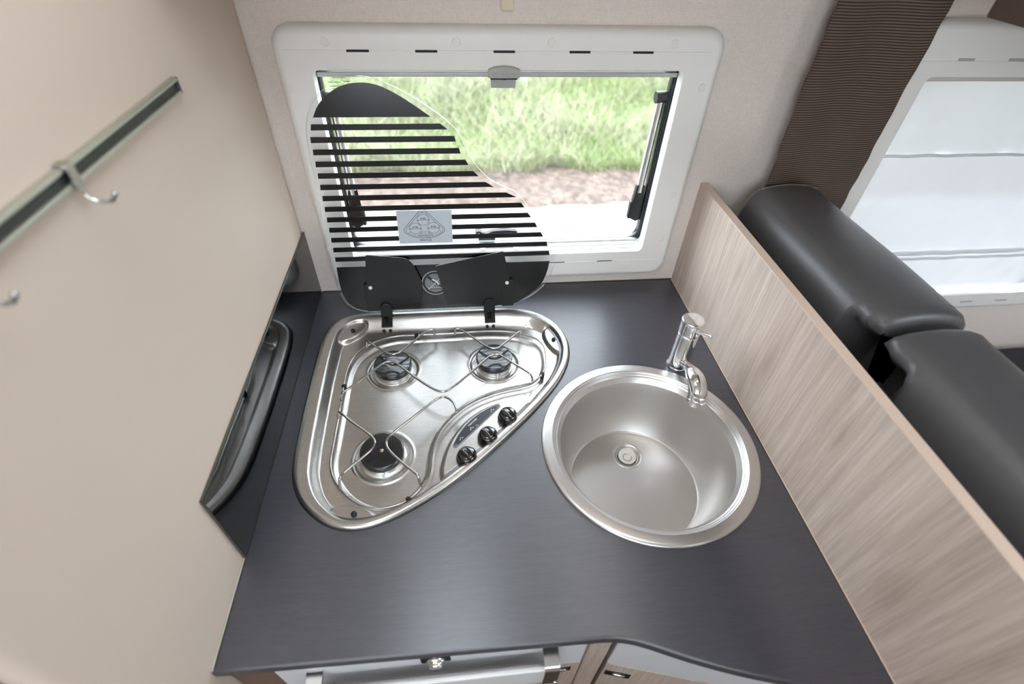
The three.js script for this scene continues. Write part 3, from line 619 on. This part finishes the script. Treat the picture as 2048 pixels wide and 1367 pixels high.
  // round warning emblem, half hidden by the right plate
  const uvRect = (g, x0, x1, y0, y1) => { const p = g.attributes.position, uv = new Float32Array(p.count * 2); for (let i = 0; i < p.count; i++) { uv[i * 2] = (p.getX(i) - x0) / (x1 - x0); uv[i * 2 + 1] = (p.getY(i) - y0) / (y1 - y0); } g.setAttribute('uv', new THREE.BufferAttribute(uv, 2)); return g; };
  M.emblem = std({ roughness: 0.3, map: canvasTex(256, 256, (c) => {
    c.fillStyle = '#0c0d0f'; c.fillRect(0, 0, 256, 256); c.strokeStyle = '#cfd2d4'; c.lineWidth = 5; c.beginPath(); c.arc(128, 128, 121, 0, 7); c.stroke();
    c.save(); c.beginPath(); c.arc(128, 128, 96, 0, 7); c.clip(); c.fillStyle = '#6e7276'; c.fillRect(0, 0, 256, 256); c.fillStyle = '#0c0d0f';
    c.beginPath(); c.moveTo(60, 40); c.lineTo(200, 170); c.lineTo(186, 184); c.lineTo(40, 60); c.fill(); c.fillRect(20, 176, 220, 16);
    c.fillStyle = '#e8eaec'; for (let k = 0; k < 9; k++) { c.beginPath(); c.ellipse(60 + k * 18, 180, 5, 6, 0.5, 0, 7); c.fill(); }
    c.lineWidth = 13; c.strokeStyle = '#e8eaec'; c.lineCap = 'round'; c.beginPath(); c.moveTo(104, 92); c.quadraticCurveTo(136, 104, 158, 144); c.stroke();
    c.lineWidth = 5; c.strokeStyle = '#d8dadc'; c.beginPath(); c.moveTo(60, 196); c.lineTo(196, 62); c.stroke(); c.restore();
  }) });
  { const g = new THREE.CylinderGeometry(0.0305, 0.0305, 0.0003, 48); g.rotateX(Math.PI / 2); g.translate(0.2835, 0.0615, 0.0006); part('warning_emblem', lay(uvRect(g, 0.253, 0.314, 0.031, 0.092)), M.emblem, lid, 'round pictogram, struck through, between the plates'); }
  M.sticker = std({ roughness: 0.45, map: canvasTex(1120, 712, (c, w, h) => {
    c.fillStyle = '#b9c0c7'; c.fillRect(0, 0, w, h); c.strokeStyle = '#20242a'; c.fillStyle = '#20242a';
    const X = (px) => (px - 205) / (1715 - 205) * w, Y = (py) => (py - 275) / (1175 - 275) * h, k = w / 1510;
    const tri = (pts, r, lw) => { c.lineWidth = lw; c.beginPath(); const q = roundPoly(pts, r, 10); q.forEach(([x, y], i) => (i ? c.lineTo(X(x), Y(y)) : c.moveTo(X(x), Y(y)))); c.closePath(); c.stroke(); };
    tri([[912, 210], [1560, 830], [1230, 1012], [940, 1025], [620, 1012], [310, 830]], 150, 9);
    tri([[912, 272], [1500, 838], [1220, 980], [940, 990], [640, 980], [372, 838]], 130, 7);
    for (const [x, y] of [[922, 530], [685, 760], [1190, 755]]) {
      c.lineWidth = 7; c.beginPath(); c.ellipse(X(x), Y(y), 165 * k, 160 * k, 0, 0, 7); c.stroke();
      c.beginPath(); c.moveTo(X(x - 160), Y(y + 8)); c.lineTo(X(x + 160), Y(y + 8)); c.stroke();
      for (const s of [-1, 1]) { c.beginPath(); c.moveTo(X(x + s * 162), Y(y + 8)); c.lineTo(X(x + s * 128), Y(y - 10)); c.lineTo(X(x + s * 128), Y(y + 26)); c.fill(); }
      c.font = `bold ${66 * k}px sans-serif`; c.textAlign = 'center'; c.fillText('Ø180', X(x), Y(y - 12));
    }
    c.lineWidth = 6; c.beginPath(); c.moveTo(X(740), Y(962)); c.lineTo(X(840), Y(870)); c.quadraticCurveTo(X(945), Y(835), X(1050), Y(868)); c.lineTo(X(1160), Y(955)); c.closePath(); c.stroke();
    for (const x of [850, 950, 1048]) { c.beginPath(); c.arc(X(x), Y(932), 32 * k, 0, 7); c.stroke(); c.fillRect(X(x) - 4, Y(900) - 14, 8, 14); }
    for (const [x, y] of [[912, 335], [512, 870], [1378, 850]]) { c.beginPath(); c.arc(X(x), Y(y), 13 * k, 0, 7); c.stroke(); }
    c.font = `bold ${74 * k}px sans-serif`; c.textAlign = 'left'; c.fillText('MAX', X(782), Y(1112));
    c.lineWidth = 4; c.strokeRect(X(962), Y(1048), 52 * k, 72 * k); c.fillRect(X(982), Y(1062), 9, 44 * k); c.strokeRect(X(1040), Y(1044), 62 * k, 82 * k); for (const q of [1056, 1072, 1088]) { c.beginPath(); c.moveTo(X(q), Y(1050)); c.lineTo(X(q), Y(1120)); c.stroke(); }
    c.fillStyle = '#7e868e'; c.fillRect(X(265), Y(1130), 90 * k, 5);
  }) });
  { const g = new THREE.ExtrudeGeometry(polyShape(roundPoly([[0.2163, 0.1578], [0.3272, 0.1571], [0.3283, 0.2285], [0.2163, 0.2289]], 0.002)), { depth: 0.0003, bevelEnabled: false }); g.translate(0, 0, 0.0007); part('pan_size_sticker', lay(uvRect(g, 0.2163, 0.328, 0.1574, 0.2287)), M.sticker, lid, 'pale sticker with a drawing of the hob and pan sizes'); }
}
// ================= wire pan support =================
{
  const t = thing('pan_support', 'bent wire pan support standing in the hob tray over all three burners', 'pan support', [0.27, -0.0104, 0.35]);
  const RY = 0.0008, R = 0.0021, RS = 0.0024, TY = 0.0225;
  part('ring_wire', tube(ringPts.map(([x, z]) => [x, RY, z]), R, 420, true, 10), M.wire, t);
  // each support: foot on the ring, up, along over the burner, and down again
  const wires = [
    { a: [0.2764, 0.1770], b: [0.1330, 0.2025], p: [[0.2752, 0.1805], [0.2653, 0.1823], [0.2352, 0.215], [0.2123, 0.2423], [0.2037, 0.249], [0.195, 0.2518], [0.1850, 0.2487], [0.1764, 0.2428], [0.157, 0.2261], [0.1371, 0.2082]] },
    { a: [0.3215, 0.1760], b: [0.4660, 0.1870], p: [[0.3235, 0.1812], [0.3335, 0.1846], [0.3534, 0.2048], [0.3802, 0.2342], [0.3904, 0.2438], [0.3979, 0.2479], [0.4071, 0.249], [0.4151, 0.2456], [0.427, 0.2338], [0.4479, 0.2137], [0.4621, 0.2005]] },
    { a: [0.0995, 0.3500], b: [0.4755, 0.3285], p: [[0.1075, 0.3490], [0.1327, 0.3242], [0.171, 0.2823], [0.1791, 0.2751], [0.1876, 0.2724], [0.1965, 0.2739], [0.2057, 0.2812], [0.2212, 0.2973], [0.2453, 0.3229], [0.2743, 0.3492], [0.2856, 0.3571], [0.2968, 0.3606], [0.3066, 0.3576], [0.3166, 0.3493], [0.346, 0.3205], [0.3835, 0.2802], [0.3932, 0.2711], [0.4026, 0.2671], [0.4117, 0.2681], [0.4202, 0.2752], [0.4395, 0.2956], [0.4611, 0.3169], [0.469, 0.3260]] },
    { a: [0.1005, 0.3930], b: [0.1258, 0.5415], p: [[0.1075, 0.3967], [0.134, 0.4219], [0.1625, 0.4467], [0.1724, 0.457], [0.1776, 0.4658], [0.1779, 0.4744], [0.1749, 0.4817], [0.1628, 0.4956], [0.1433, 0.5141], [0.133, 0.5259], [0.1284, 0.5351]] },
    { a: [0.3205, 0.3950], b: [0.2585, 0.5490], p: [[0.3216, 0.4075], [0.3159, 0.3897], [0.3064, 0.3782], [0.2968, 0.3738], [0.2885, 0.3761], [0.2748, 0.3866], [0.2486, 0.4124], [0.2088, 0.4504], [0.2006, 0.4608], [0.198, 0.4693], [0.2, 0.4792], [0.2066, 0.4903], [0.2278, 0.5139], [0.2481, 0.5332], [0.2544, 0.5401]] },
  ];
  for (const { a, b, p } of wires) {
    const P = [[a[0], RY - 0.001, a[1]], [lerp(a[0], p[0][0], 0.3), TY * 0.6, lerp(a[1], p[0][1], 0.3)], ...p.map(([x, z]) => [x, TY, z])];
    const q = p[p.length - 1];
    P.push([lerp(b[0], q[0], 0.3), TY * 0.6, lerp(b[1], q[1], 0.3)], [b[0], RY - 0.001, b[1]]);
    part('support_wire', tube(P, RS, 260, false, 12), M.wire, t);
  }
  for (const [x, z] of [[0.237, 0.1730], [0.0997, 0.3135], [0.4985, 0.309], [0.2385, 0.5705]]) {
    const g = lathe([[0, 0.0035], [0.0036, 0.0034], [0.0046, 0.0025], [0.0046, -0.0035], [0.0040, -0.0124], [0, -0.0124]], 24); g.translate(x, 0, z);
    part('rubber_foot', metric(g), M.rubber, t);
  }
}
// ================= sink =================
{
  const [sx, sz] = SINK, t = thing('sink', 'round stainless steel sink set into the worktop beside the wooden panel', 'sink', [sx, -0.15, sz]);
  const rim = lathe([[0.1600, -0.014], [0.1640, -0.008], [0.1660, -0.0042], [0.1668, -0.0030], [0.1682, -0.0026], [0.1694, -0.0014], [0.1702, 0.0004], [0.1714, 0.0008], [0.1726, 0.0012], [0.1736, 0.0030], [0.1748, 0.0044], [0.1768, 0.0050], [0.1890, 0.0048], [0.1925, 0.0044], [0.1945, 0.0034], [0.1957, 0.0018], [0.1960, 0.0002], [0.1935, -0.0004]].reverse(), 160);
  rim.translate(sx, 0, sz);
  const planar = (g) => { const p = g.attributes.position, uv = new Float32Array(p.count * 2); for (let i = 0; i < p.count; i++) { uv[i * 2] = p.getX(i); uv[i * 2 + 1] = p.getZ(i) + p.getY(i); } g.setAttribute('uv', new THREE.BufferAttribute(uv, 2)); return g; };
  part('sink_rim', planar(rim), M.rimSteel, t);
  const bowl = lathe([[0.1602, -0.0139], [0.1588, -0.020], [0.1570, -0.035], [0.1530, -0.065], [0.1480, -0.092], [0.1420, -0.112], [0.1350, -0.127], [0.1290, -0.1365], [0.1272, -0.1388], [0.1262, -0.1388], [0.1256, -0.1402]].reverse().map((p) => p).reverse(), 160);
  bowl.translate(sx, 0, sz);
  const b = part('bowl', planar(bowl), M.bowl, t);
  const s = new THREE.Shape(); s.absarc(0, 0, 0.1260, 0, Math.PI * 2);
  const dx = 0.674 - sx, dz = 0.427 - sz, hole = new THREE.Path(); hole.absarc(dx, -dz, 0.0275, 0, Math.PI * 2, true); s.holes.push(hole);
  const f = new THREE.ShapeGeometry(s, 96); f.rotateX(-Math.PI / 2); f.translate(sx, -0.1402, sz);
  part('bowl_floor', planar(f), M.bowl, b);
  const ring = lathe([[0.0190, -0.0105], [0.0200, -0.0070], [0.0205, -0.0052], [0.0232, -0.0050], [0.0240, -0.0046], [0.0252, -0.0022], [0.0272, -0.0004], [0.0292, 0.0006], [0.0310, 0.0003], [0.0318, -0.0004]].reverse(), 72);
  ring.translate(0.674, -0.1400, 0.427);
  part('drain_ring', planar(ring), M.rimSteel, t);
}
{
  const t = thing('sink_plug', 'white round plug with a pull ring in the sink drain', 'plug', [0.674, -0.1465, 0.427]);
  const g = lathe([[0, 0.0045], [0.013, 0.0045], [0.0172, 0.0042], [0.0188, 0.0030], [0.0192, 0.0010], [0.0178, -0.006], [0, -0.006]], 56); g.translate(0.674, -0.1442, 0.427);
  part('plug_disc', metric(g), M.plug, t);
  const r = new THREE.TorusGeometry(0.0088, 0.0010, 10, 40, Math.PI * 1.75); r.rotateX(-Math.PI / 2); r.rotateY(0.9); r.translate(0.6722, -0.1390, 0.4320);
  part('pull_ring', metric(r), M.silicone, t);
  part('ring_lug', box(0.6718, 0.6765, -0.1398, -0.1380, 0.4215, 0.4262, 0.0008), M.plug, t);
}
// ================= tap =================
{
  const x = 0.790, z = 0.302, t = thing('tap', 'chrome single-lever mixer tap standing behind the sink', 'tap', [x, 0, z]);
  const body = lathe([[0, 0.0], [0.0225, 0.0], [0.0228, 0.0022], [0.0222, 0.0042], [0.0206, 0.0052], [0.0203, 0.030], [0.0204, 0.088], [0.0207, 0.0905], [0.0198, 0.0918], [0, 0.0918]], 72); body.translate(x, 0, z);
  part('tap_body', metric(body), M.chrome, t);
  const cap = lathe([[0, 0.0915], [0.0204, 0.0918], [0.0212, 0.0932], [0.0216, 0.097], [0.0222, 0.121], [0.0221, 0.1245], [0.0211, 0.1262], [0.0195, 0.1266], [0, 0.1268]], 72); cap.translate(x, 0, z);
  part('lever_cap', metric(cap), M.chrome, t);
  const pin = part('lever_pin', [tube([[x + 0.001, 0.1135, z + 0.018], [x + 0.011, 0.1148, z + 0.029], [x + 0.0205, 0.116, z + 0.0385]], 0.0042, 20, false, 16), metric(new THREE.SphereGeometry(0.0046, 20, 14).translate(x + 0.0212, 0.1161, z + 0.0392))].map(metric), M.chrome, t);
  part('marker_button', metric(new THREE.SphereGeometry(0.0038, 20, 14).translate(x + 0.006, 0.1010, z + 0.0205)), M.chromeSatin, t);
  // spout: a tapering arm that swells towards the outlet
  const path = new THREE.CatmullRomCurve3([V3(x + 0.001, 0.020, z + 0.010), V3(x - 0.001, 0.028, z + 0.028), V3(x - 0.003, 0.040, z + 0.050), V3(x - 0.004, 0.047, z + 0.073), V3(x - 0.005, 0.045, z + 0.093), V3(x - 0.0055, 0.034, z + 0.1065), V3(x - 0.006, 0.022, z + 0.1105)], false, 'centripetal');
  const N = 48, K = 28, loops = [];
  for (let i = 0; i <= N; i++) {
    const u = i / N, c = path.getPointAt(u), d = path.getTangentAt(u), side = V3(1, 0, 0.1).normalize(), up = side.clone().cross(d).normalize(); side.copy(d.clone().cross(up).normalize()); 
    const wd = lerp(0.0095, 0.0180, S((u - 0.2) / 0.5)), ht = lerp(0.0100, 0.0150, S((u - 0.3) / 0.5)), row = [];
    for (let k = 0; k < K; k++) { const a = -k / K * Math.PI * 2; const p = c.clone().addScaledVector(side, wd * Math.cos(a)).addScaledVector(up, ht * Math.sin(a)); row.push([p.x, p.y, p.z]); }
    loops.push(row);
  }
  part('spout', loft(loops, { capStart: true, capEnd: true }), M.chrome, t);
  const o = [x - 0.006, 0.022, z + 0.1105], ae = lathe([[0, -0.0125], [0.0110, -0.0125], [0.0125, -0.012], [0.0128, -0.006], [0.0150, -0.0055], [0.0166, -0.004], [0.0168, 0.0015], [0.0155, 0.003], [0, 0.003]], 48); ae.scale(1.08, 1.1, 1.08); ae.rotateX(-0.32); ae.translate(o[0], o[1] - 0.002, o[2] + 0.001);
  part('aerator', metric(ae), M.chromeSatin, t);
}
// ================= wooden partition and kitchen fronts =================
{
  const t = thing('partition_panel', 'pale oak partition panel standing between the worktop and the dinette bench', 'panel', [0.8885, -0.9, 0.6]);
  part('board', box(WX, 0.8972, -0.9, 0.2605, 0.0008, 1.15, 0.0008), M.wood, t);
  part('edge_band', box(WX - 0.0003, 0.8975, 0.2605, 0.2622, 0.0008, 1.15, 0.0008), M.woodEdge, t);
}
{
  const t = thing('kitchen_unit', 'white and oak kitchen unit under the worktop with a drawer and a cupboard door', 'kitchen unit', [0.44, -0.9, 0.4]);
  part('carcass', box(0.004, WX - 0.002, -0.9, -0.46, 0.02, 0.76, 0.002), M.woodDark, t);
  part('filler_strip', box(0.003, 0.058, -0.88, -0.0195, 0.755, 0.782, 0.001), M.woodDark, t);
  const df = part('drawer_front', box(0.0605, 0.5045, -0.170, -0.022, 0.768, 0.785, 0.0025), M.lacquer, t);
  part('drawer_panel', box(0.0605, 0.5045, -0.42, -0.1715, 0.768, 0.785, 0.0015), M.wood, t);
  // handle: a flat white bar between two bent chrome brackets
  part('handle_bar', box(0.122, 0.4365, -0.139, -0.074, 0.806, 0.8135, 0.003), M.bar, df);
  for (const x of [0.1125, 0.4440]) {
    const s = polyShape(roundPoly([[0.785, -0.062], [0.8115, -0.0655], [0.8165, -0.072], [0.8165, -0.135], [0.811, -0.1405], [0.785, -0.142], [0.785, -0.137], [0.806, -0.1355], [0.810, -0.131], [0.810, -0.077], [0.806, -0.071], [0.785, -0.067]], 0.003, 4));
    const g = extrude(s, 0.021, 0.0008, 2, 6); g.rotateY(-Math.PI / 2); g.translate(x + 0.0117, 0, 0);
    g.computeVertexNormals();
    const q = metric(g);
    part('handle_bracket', q, M.chromeSatin, df);
  }
  { const g = lathe([[0, 0.002], [0.003, 0.0016], [0.0034, 0]], 20); g.rotateX(Math.PI / 2); g.translate(0.4535, -0.133, 0.8163); part('bracket_screw', g, M.chrome, df); }
  // push lock in the middle of the drawer
  const lock = part('push_lock', box(0.258, 0.301, -0.082, -0.052, 0.776, 0.7865, 0.002), M.blackPlastic, df);
  { const g = lathe([[0, 0.011], [0.006, 0.0108], [0.0095, 0.0095], [0.0105, 0.0065], [0.0105, 0.004], [0.0135, 0.003], [0.014, 0]], 40); g.rotateX(Math.PI / 2); g.translate(0.2795, -0.076, 0.7865); part('lock_button', metric(g), M.chrome, lock); }
  const post = box(0.5075, 0.5425, -0.9, -0.0195, 0.752, 0.7865, 0.004);
  part('corner_post', post, M.wood, t);
  // angled cupboard door, white above and oak below, following the slanting edge of the worktop
  const A = V3(0.546, 0, 0.7905), B = V3(0.878, 0, 0.882), L = A.distanceTo(B) - 0.008, ang = -Math.atan2(B.z - A.z, B.x - A.x);
  const slab = (y0, y1, u0, u1, d0, d1, r) => { const g = box(u0, u1, y0, y1, d0, d1, r); g.rotateY(ang); g.translate(A.x, 0, A.z); return g; };
  const cd = part('cupboard_door', slab(-0.170, -0.022, 0, L, -0.017, 0, 0.0025), M.lacquer, t);
  part('door_panel', slab(-0.88, -0.1715, 0, L, -0.017, 0, 0.0015), M.wood, cd);
  const cl = part('catch', slab(-0.228, -0.206, 0.004, 0.046, -0.002, 0.0012, 0.001), M.blackPlastic, cd);
  { const g = new THREE.SphereGeometry(0.011, 24, 12); g.scale(1, 0.32, 0.22); g.translate(0.027, -0.217, 0.0014); g.rotateY(ang); g.translate(A.x, 0, A.z); part('catch_button', metric(g), M.chrome, cl); }
  const c2 = part('catch', box(0.4555, 0.491, -0.209, -0.190, 0.7835, 0.7862, 0.001), M.blackPlastic, t);
  { const g = new THREE.SphereGeometry(0.011, 24, 12); g.scale(1, 0.32, 0.22); g.translate(0.474, -0.1995, 0.7865); part('catch_button', metric(g), M.chrome, c2); }
}
// ================= rail with hooks on the left wall =================
{
  const t = thing('hook_rail', 'slim metal rail running along the left wall', 'rail', [0.006, 0.549, 0.55]);
  const prof = (y0, y1) => { const s = polyShape(roundPoly([[0.0004, y0], [0.0082, y0], [0.0082, y1], [0.0004, y1]], 0.0024, 6)); const g = extrude(s, 0.52, 0.0006, 2); g.translate(0, 0, 0.298); return metric(g); };
  part('rail_lip', prof(0.5540, 0.5588), M.railAlu, t);
  part('rail_lip', prof(0.5400, 0.5446), M.railAlu, t);
  part('rail_web', box(0.0003, 0.0048, 0.5430, 0.5550, 0.299, 0.817, 0.0005), M.railDark, t);
  part('rail_end', box(0.0003, 0.0084, 0.5400, 0.5588, 0.2955, 0.2995, 0.0015), M.railDark, t);
}
[[0.5475, 'small chrome hook sliding on the rail, the whole of it in view'], [0.695, 'small chrome hook at the left picture edge, only its curled tip in view']].forEach(([z, label]) => {
  const t = thing('rail_hook', label, 'hook', [0.01, 0.53, z]);
  const s = polyShape(roundPoly([[0.0086, 0.5380], [0.0112, 0.5372], [0.0116, 0.5600], [0.0010, 0.5618], [0.0010, 0.5592], [0.0088, 0.5586]], 0.002, 4)), g = extrude(s, 0.010, 0.0006, 2); g.translate(0, 0, z - 0.0055);
  part('clamp', metric(g), M.hookMetal, t);
  part('hook_arm', tube([[0.0098, 0.541, z], [0.0106, 0.533, z], [0.0155, 0.5268, z], [0.0225, 0.5243, z - 0.001], [0.0295, 0.5250, z - 0.002], [0.0335, 0.5305, z - 0.003]], 0.0021, 40, false, 12), M.hookMetal, t);
  part('hook_tip', metric(new THREE.SphereGeometry(0.0027, 16, 12).translate(0.0336, 0.5308, z - 0.003)), M.hookMetal, t);
});
// ================= overhead lockers =================
{
  const t = thing('overhead_locker', 'overhead locker above the kitchen window, only its brown latch hanging into view', 'locker', [0.44, 0.665, 0.15]);
  part('locker_body', box(0.001, 0.895, 0.668, 1.055, 0.001, 0.285, 0.004), M.panelWhite, t);
  const s = polyShape(roundPoly([[0.4045, 0.690], [0.4045, 0.6335], [0.4065, 0.6312], [0.4185, 0.6312], [0.4205, 0.6335], [0.4205, 0.690]], 0.002)), g = extrude(s, 0.012, 0.0015, 2); g.translate(0, 0, 0.2865);
  part('latch', metric(g), std({ color: hex('#a2917f'), roughness: 0.5 }), t, 'brown latch seen from below');
}
{
  const t = thing('dinette_locker', 'brown wooden overhead locker at the top right corner', 'locker', [1.5, 0.62, 0.45]);
  part('locker_body', box(1.134, 2.4, 0.6156, 1.055, 0.205, 0.70, 0.003), std({ color: hex('#4d3b33'), roughness: 0.6 }), t);
}
// ================= dinette bench =================
function cushion(name, label, z0, z1, dy, hollow, group) {
  const prof = [[0.952, -0.42], [0.950, -0.10], [0.951, 0.17], [0.954, 0.215], [0.960, 0.245], [0.966, 0.262], [0.9725, 0.2715], [0.983, 0.2775], [1.005, 0.2830], [1.045, 0.287], [1.080, 0.284], [1.104, 0.2785], [1.1185, 0.2700], [1.1275, 0.255], [1.134, 0.222], [1.140, 0.17], [1.150, -0.1], [1.156, -0.42]].map(([x, y]) => [x, y + dy]);
  const P = catmull(prof, 90), c = [1.05, 0.10 + dy], n = P.length;
  const inset = (d) => P.map((p, i) => { const a = P[(i + n - 1) % n], b = P[(i + 1) % n], l = Math.hypot(b[0] - a[0], b[1] - a[1]) || 1, sg = Math.sign(area(P)); return [p[0] - (b[1] - a[1]) / l * sg * d, p[1] + (b[0] - a[0]) / l * sg * d]; });
  const t = thing(name, label, 'cushion', [1.05, -0.42 + dy, (z0 + z1) / 2], group), loops = [], R = 0.016;
  for (let k = 0; k <= 6; k++) { const a = k / 6 * Math.PI / 2; loops.push(inset(R * (1 - Math.sin(a))).map(([x, y]) => [x, y, z0 + R * (1 - Math.cos(a))])); }
  const m = 60; for (let k = 1; k < m; k++) { const z = lerp(z0 + R, z1 - R, k / m); loops.push(P.map(([x, y]) => [x + 0.0012 * Math.sin(z * 17 + y * 9), y + 0.0012 * Math.sin(z * 13 + x * 8), z])); }
  for (let k = 6; k >= 0; k--) { const a = k / 6 * Math.PI / 2; loops.push(inset(R * (1 - Math.sin(a))).map(([x, y]) => [x, y, z1 - R * (1 - Math.cos(a))])); }
  if (hollow) for (const l of loops) for (const p of l) { const k = S((p[2] - hollow[0]) / 0.012) * S((hollow[1] - p[2]) / 0.012) * S((0.246 + dy - p[1]) / 0.010); if (p[0] < 1.03) p[0] = lerp(p[0], Math.max(p[0], 1.03), k); }
  const up = area(P) > 0;
  part('cover', loft(up ? loops : loops.map((l) => [...l].reverse()), { capStart: true, capEnd: true }), M.leather, t);
  const seamLoop = (z) => tube(inset(0.0008).filter(([x, y]) => y > 0.254 + dy).sort((a, b) => a[0] - b[0]).map(([x, y]) => [x, y, z]), 0.0016, 160, false, 8);
  part('seam', seamLoop(z1 - R - 0.014), M.leather, t);
  return { t, P, inset };
}
{
  const a = cushion('backrest_cushion', 'grey leather backrest cushion against the outer wall, with light stitching at its end', 0.054, 0.497, 0, [0.440, 0.6]);
  // light stitches round the end by the wall
  const q = a.inset(-0.0004), st = [];
  for (let i = 0; i < q.length; i++) { const p = q[i], b = q[(i + 1) % q.length]; if (p[1] < 0.16) continue; const l = Math.hypot(b[0] - p[0], b[1] - p[1]), k = Math.max(1, Math.round(l / 0.0042)); for (let j = 0; j < k; j++) { const u = (j + 0.2) / k, v = (j + 0.75) / k; st.push(cyl(V3(lerp(p[0], b[0], u), lerp(p[1], b[1], u), 0.0685), V3(lerp(p[0], b[0], v), lerp(p[1], b[1], v), 0.0685), 0.0006, 0.0006, 6)); } }
  part('stitching', st.map(metric), M.seam, a.t);
  cushion('backrest_cushion', 'grey leather backrest cushion nearer the camera, at the right picture edge', 0.512, 1.25, -0.004, [0.4, 0.588]);
  const t = thing('bench_seat', 'dark blue-grey bench seat below the dinette window', 'seat', [1.65, -0.46, 0.5]);
  part('seat_pad', box(1.172, 2.3, -0.46, -0.312, 0.006, 1.2, 0.03), M.seat, t);
  part('seat_base', box(1.172, 2.3, -0.9, -0.462, 0.006, 1.2, 0.004), M.woodDark, t);
  const b = thing('seat_bracket', 'small black bracket in the gap between panel and near backrest', 'bracket', [0.935, 0.2, 0.6]);
  part('plate', box(0.9265, 0.9465, 0.165, 0.226, 0.566, 0.590, 0.002), M.blackPlastic, b);
}
// ================= outdoors =================
{
  const G = -1.48;                                            // the ground, below the worktop
  solid('pavement', box(-7, 9, G - 0.2, G, -3.16, 4.5, 0.002), M.paving);
  const nx = 160, nz = 60;
  const field = (x0, x1, z0, z1, f) => { const g = new THREE.PlaneGeometry(x1 - x0, z1 - z0, nx, nz); g.rotateX(-Math.PI / 2); g.translate((x0 + x1) / 2, 0, (z0 + z1) / 2); const p = g.attributes.position; for (let i = 0; i < p.count; i++) p.setY(i, f(p.getX(i), p.getZ(i))); g.computeVertexNormals(); return metric(g); };
  const bank = (x, z) => G + 0.016 + S((-3.8 - z) / 0.8) * (0.05 + 0.05 * Math.sin(x * 2.1 + 1.3 * Math.sin(z * 1.7)) + 0.04 * Math.sin(z * 3.1 + x)) + 0.10 * S((-3.9 - z) / 2.5);
  const soil = part('soil_strip', field(-7, 9, -4.4, -3.0, (x, z) => G + 0.012 + 0.010 * Math.sin(x * 9 + 3 * Math.sin(z * 7)) * Math.sin(z * 13 + x * 3) - 0.03 * S((z + 3.16) / 0.1) + 0.012 * Math.sin(x * 2.3)), M.soil, structure('soil_strip', [0.8, G, -3.7]));
  part('meadow_ground', field(-8, 14, -16, -3.9, bank), M.meadow, structure('meadow_ground', [2, G, -9]));
  // grass: blades of five shapes, thousands of them
  const blade = (L, bend, w) => { const n = 4, pos = [], idx = []; for (let i = 0; i <= n; i++) { const t = i / n, ww = w * (1 - t * 0.92) / 2; pos.push(-ww, L * t * (1 - 0.25 * bend * t), bend * L * t * t * 0.75, ww, L * t * (1 - 0.25 * bend * t), bend * L * t * t * 0.75); if (i < n) { const a = i * 2; idx.push(a, a + 1, a + 3, a, a + 3, a + 2); } } const g = new THREE.BufferGeometry(); g.setAttribute('position', new THREE.Float32BufferAttribute(pos, 3)); g.setIndex(idx); g.computeVertexNormals(); return metric(g); };
  const t = thing('grass', 'long green meadow grass beyond the soil strip outside the kitchen window', 'grass', [1, G, -6]); t.userData.kind = 'stuff';
  const dummy = new THREE.Object3D(), col = new THREE.Color();
  const tints = [[0.115, 0.165, 0.045], [0.14, 0.185, 0.06], [0.095, 0.145, 0.04], [0.17, 0.195, 0.09], [0.22, 0.205, 0.135], [0.20, 0.185, 0.13], [0.125, 0.165, 0.08]];
  [[0.24, 0.6, 0.008], [0.30, 0.9, 0.007], [0.18, 0.35, 0.008], [0.34, 1.15, 0.007]].forEach(([L, bend, w], v) => {
    const N = 24000, m = new THREE.InstancedMesh(blade(L, bend, w), M.blade, N); m.name = 'blades'; shadow(m);
    for (let i = 0; i < N; i++) {
      const far = rnd() < 0.35, x = far ? rr(2.5, 8) : rr(-2.6, 4.2), z = far ? -3.85 - 5.2 * rnd() : -3.72 - 4.8 * Math.pow(rnd(), 1.15);
      const edge = -3.78 + 0.07 * Math.sin(x * 3.1) + 0.07 * Math.sin(x * 7.7 + 1);
      const zz = Math.min(z, edge - 0.12 * rnd() * rnd());
      const clump = 0.5 + 0.5 * Math.sin(x * 2.7 + 1.9 * Math.sin(zz * 2.3)) * Math.sin(zz * 3.3 + x);
      dummy.position.set(x - 1, bank(x, zz) - G - 0.015, zz + 6); dummy.rotation.set(rr(-0.25, 0.25), rr(0, 6.283), rr(-0.3, 0.3)); dummy.scale.setScalar(rr(0.55, 1.15) * (0.8 + 0.4 * clump)); dummy.updateMatrix(); m.setMatrixAt(i, dummy.matrix);
      const c = tints[Math.floor(Math.min(6.99, (clump * 3.5 + rnd() * 4.2)))], k = rr(1.1, 1.65); col.setRGB(c[0] * k, c[1] * k, c[2] * k); m.setColorAt(i, col);
    }
    t.add(m);
  });
  const ps = thing('marker_post', 'slender pale post standing in the meadow behind the blind grip', 'post', [1.27, G, -5.98]);
  part('shaft', cyl(V3(1.262, G - 0.02, -5.98), V3(1.262, G + 1.3, -5.98), 0.045, 0.043, 20), M.post, ps);
  part('post_cap', lathe([[0.047, 0], [0.047, 0.03], [0.03, 0.045], [0, 0.05]], 24).translate(1.262, G + 1.295, -5.98), M.post, ps);
}
scene.traverse((o) => { if (o.isLight && o.shadow) o.castShadow = true; });
renderer.render(scene, camera);
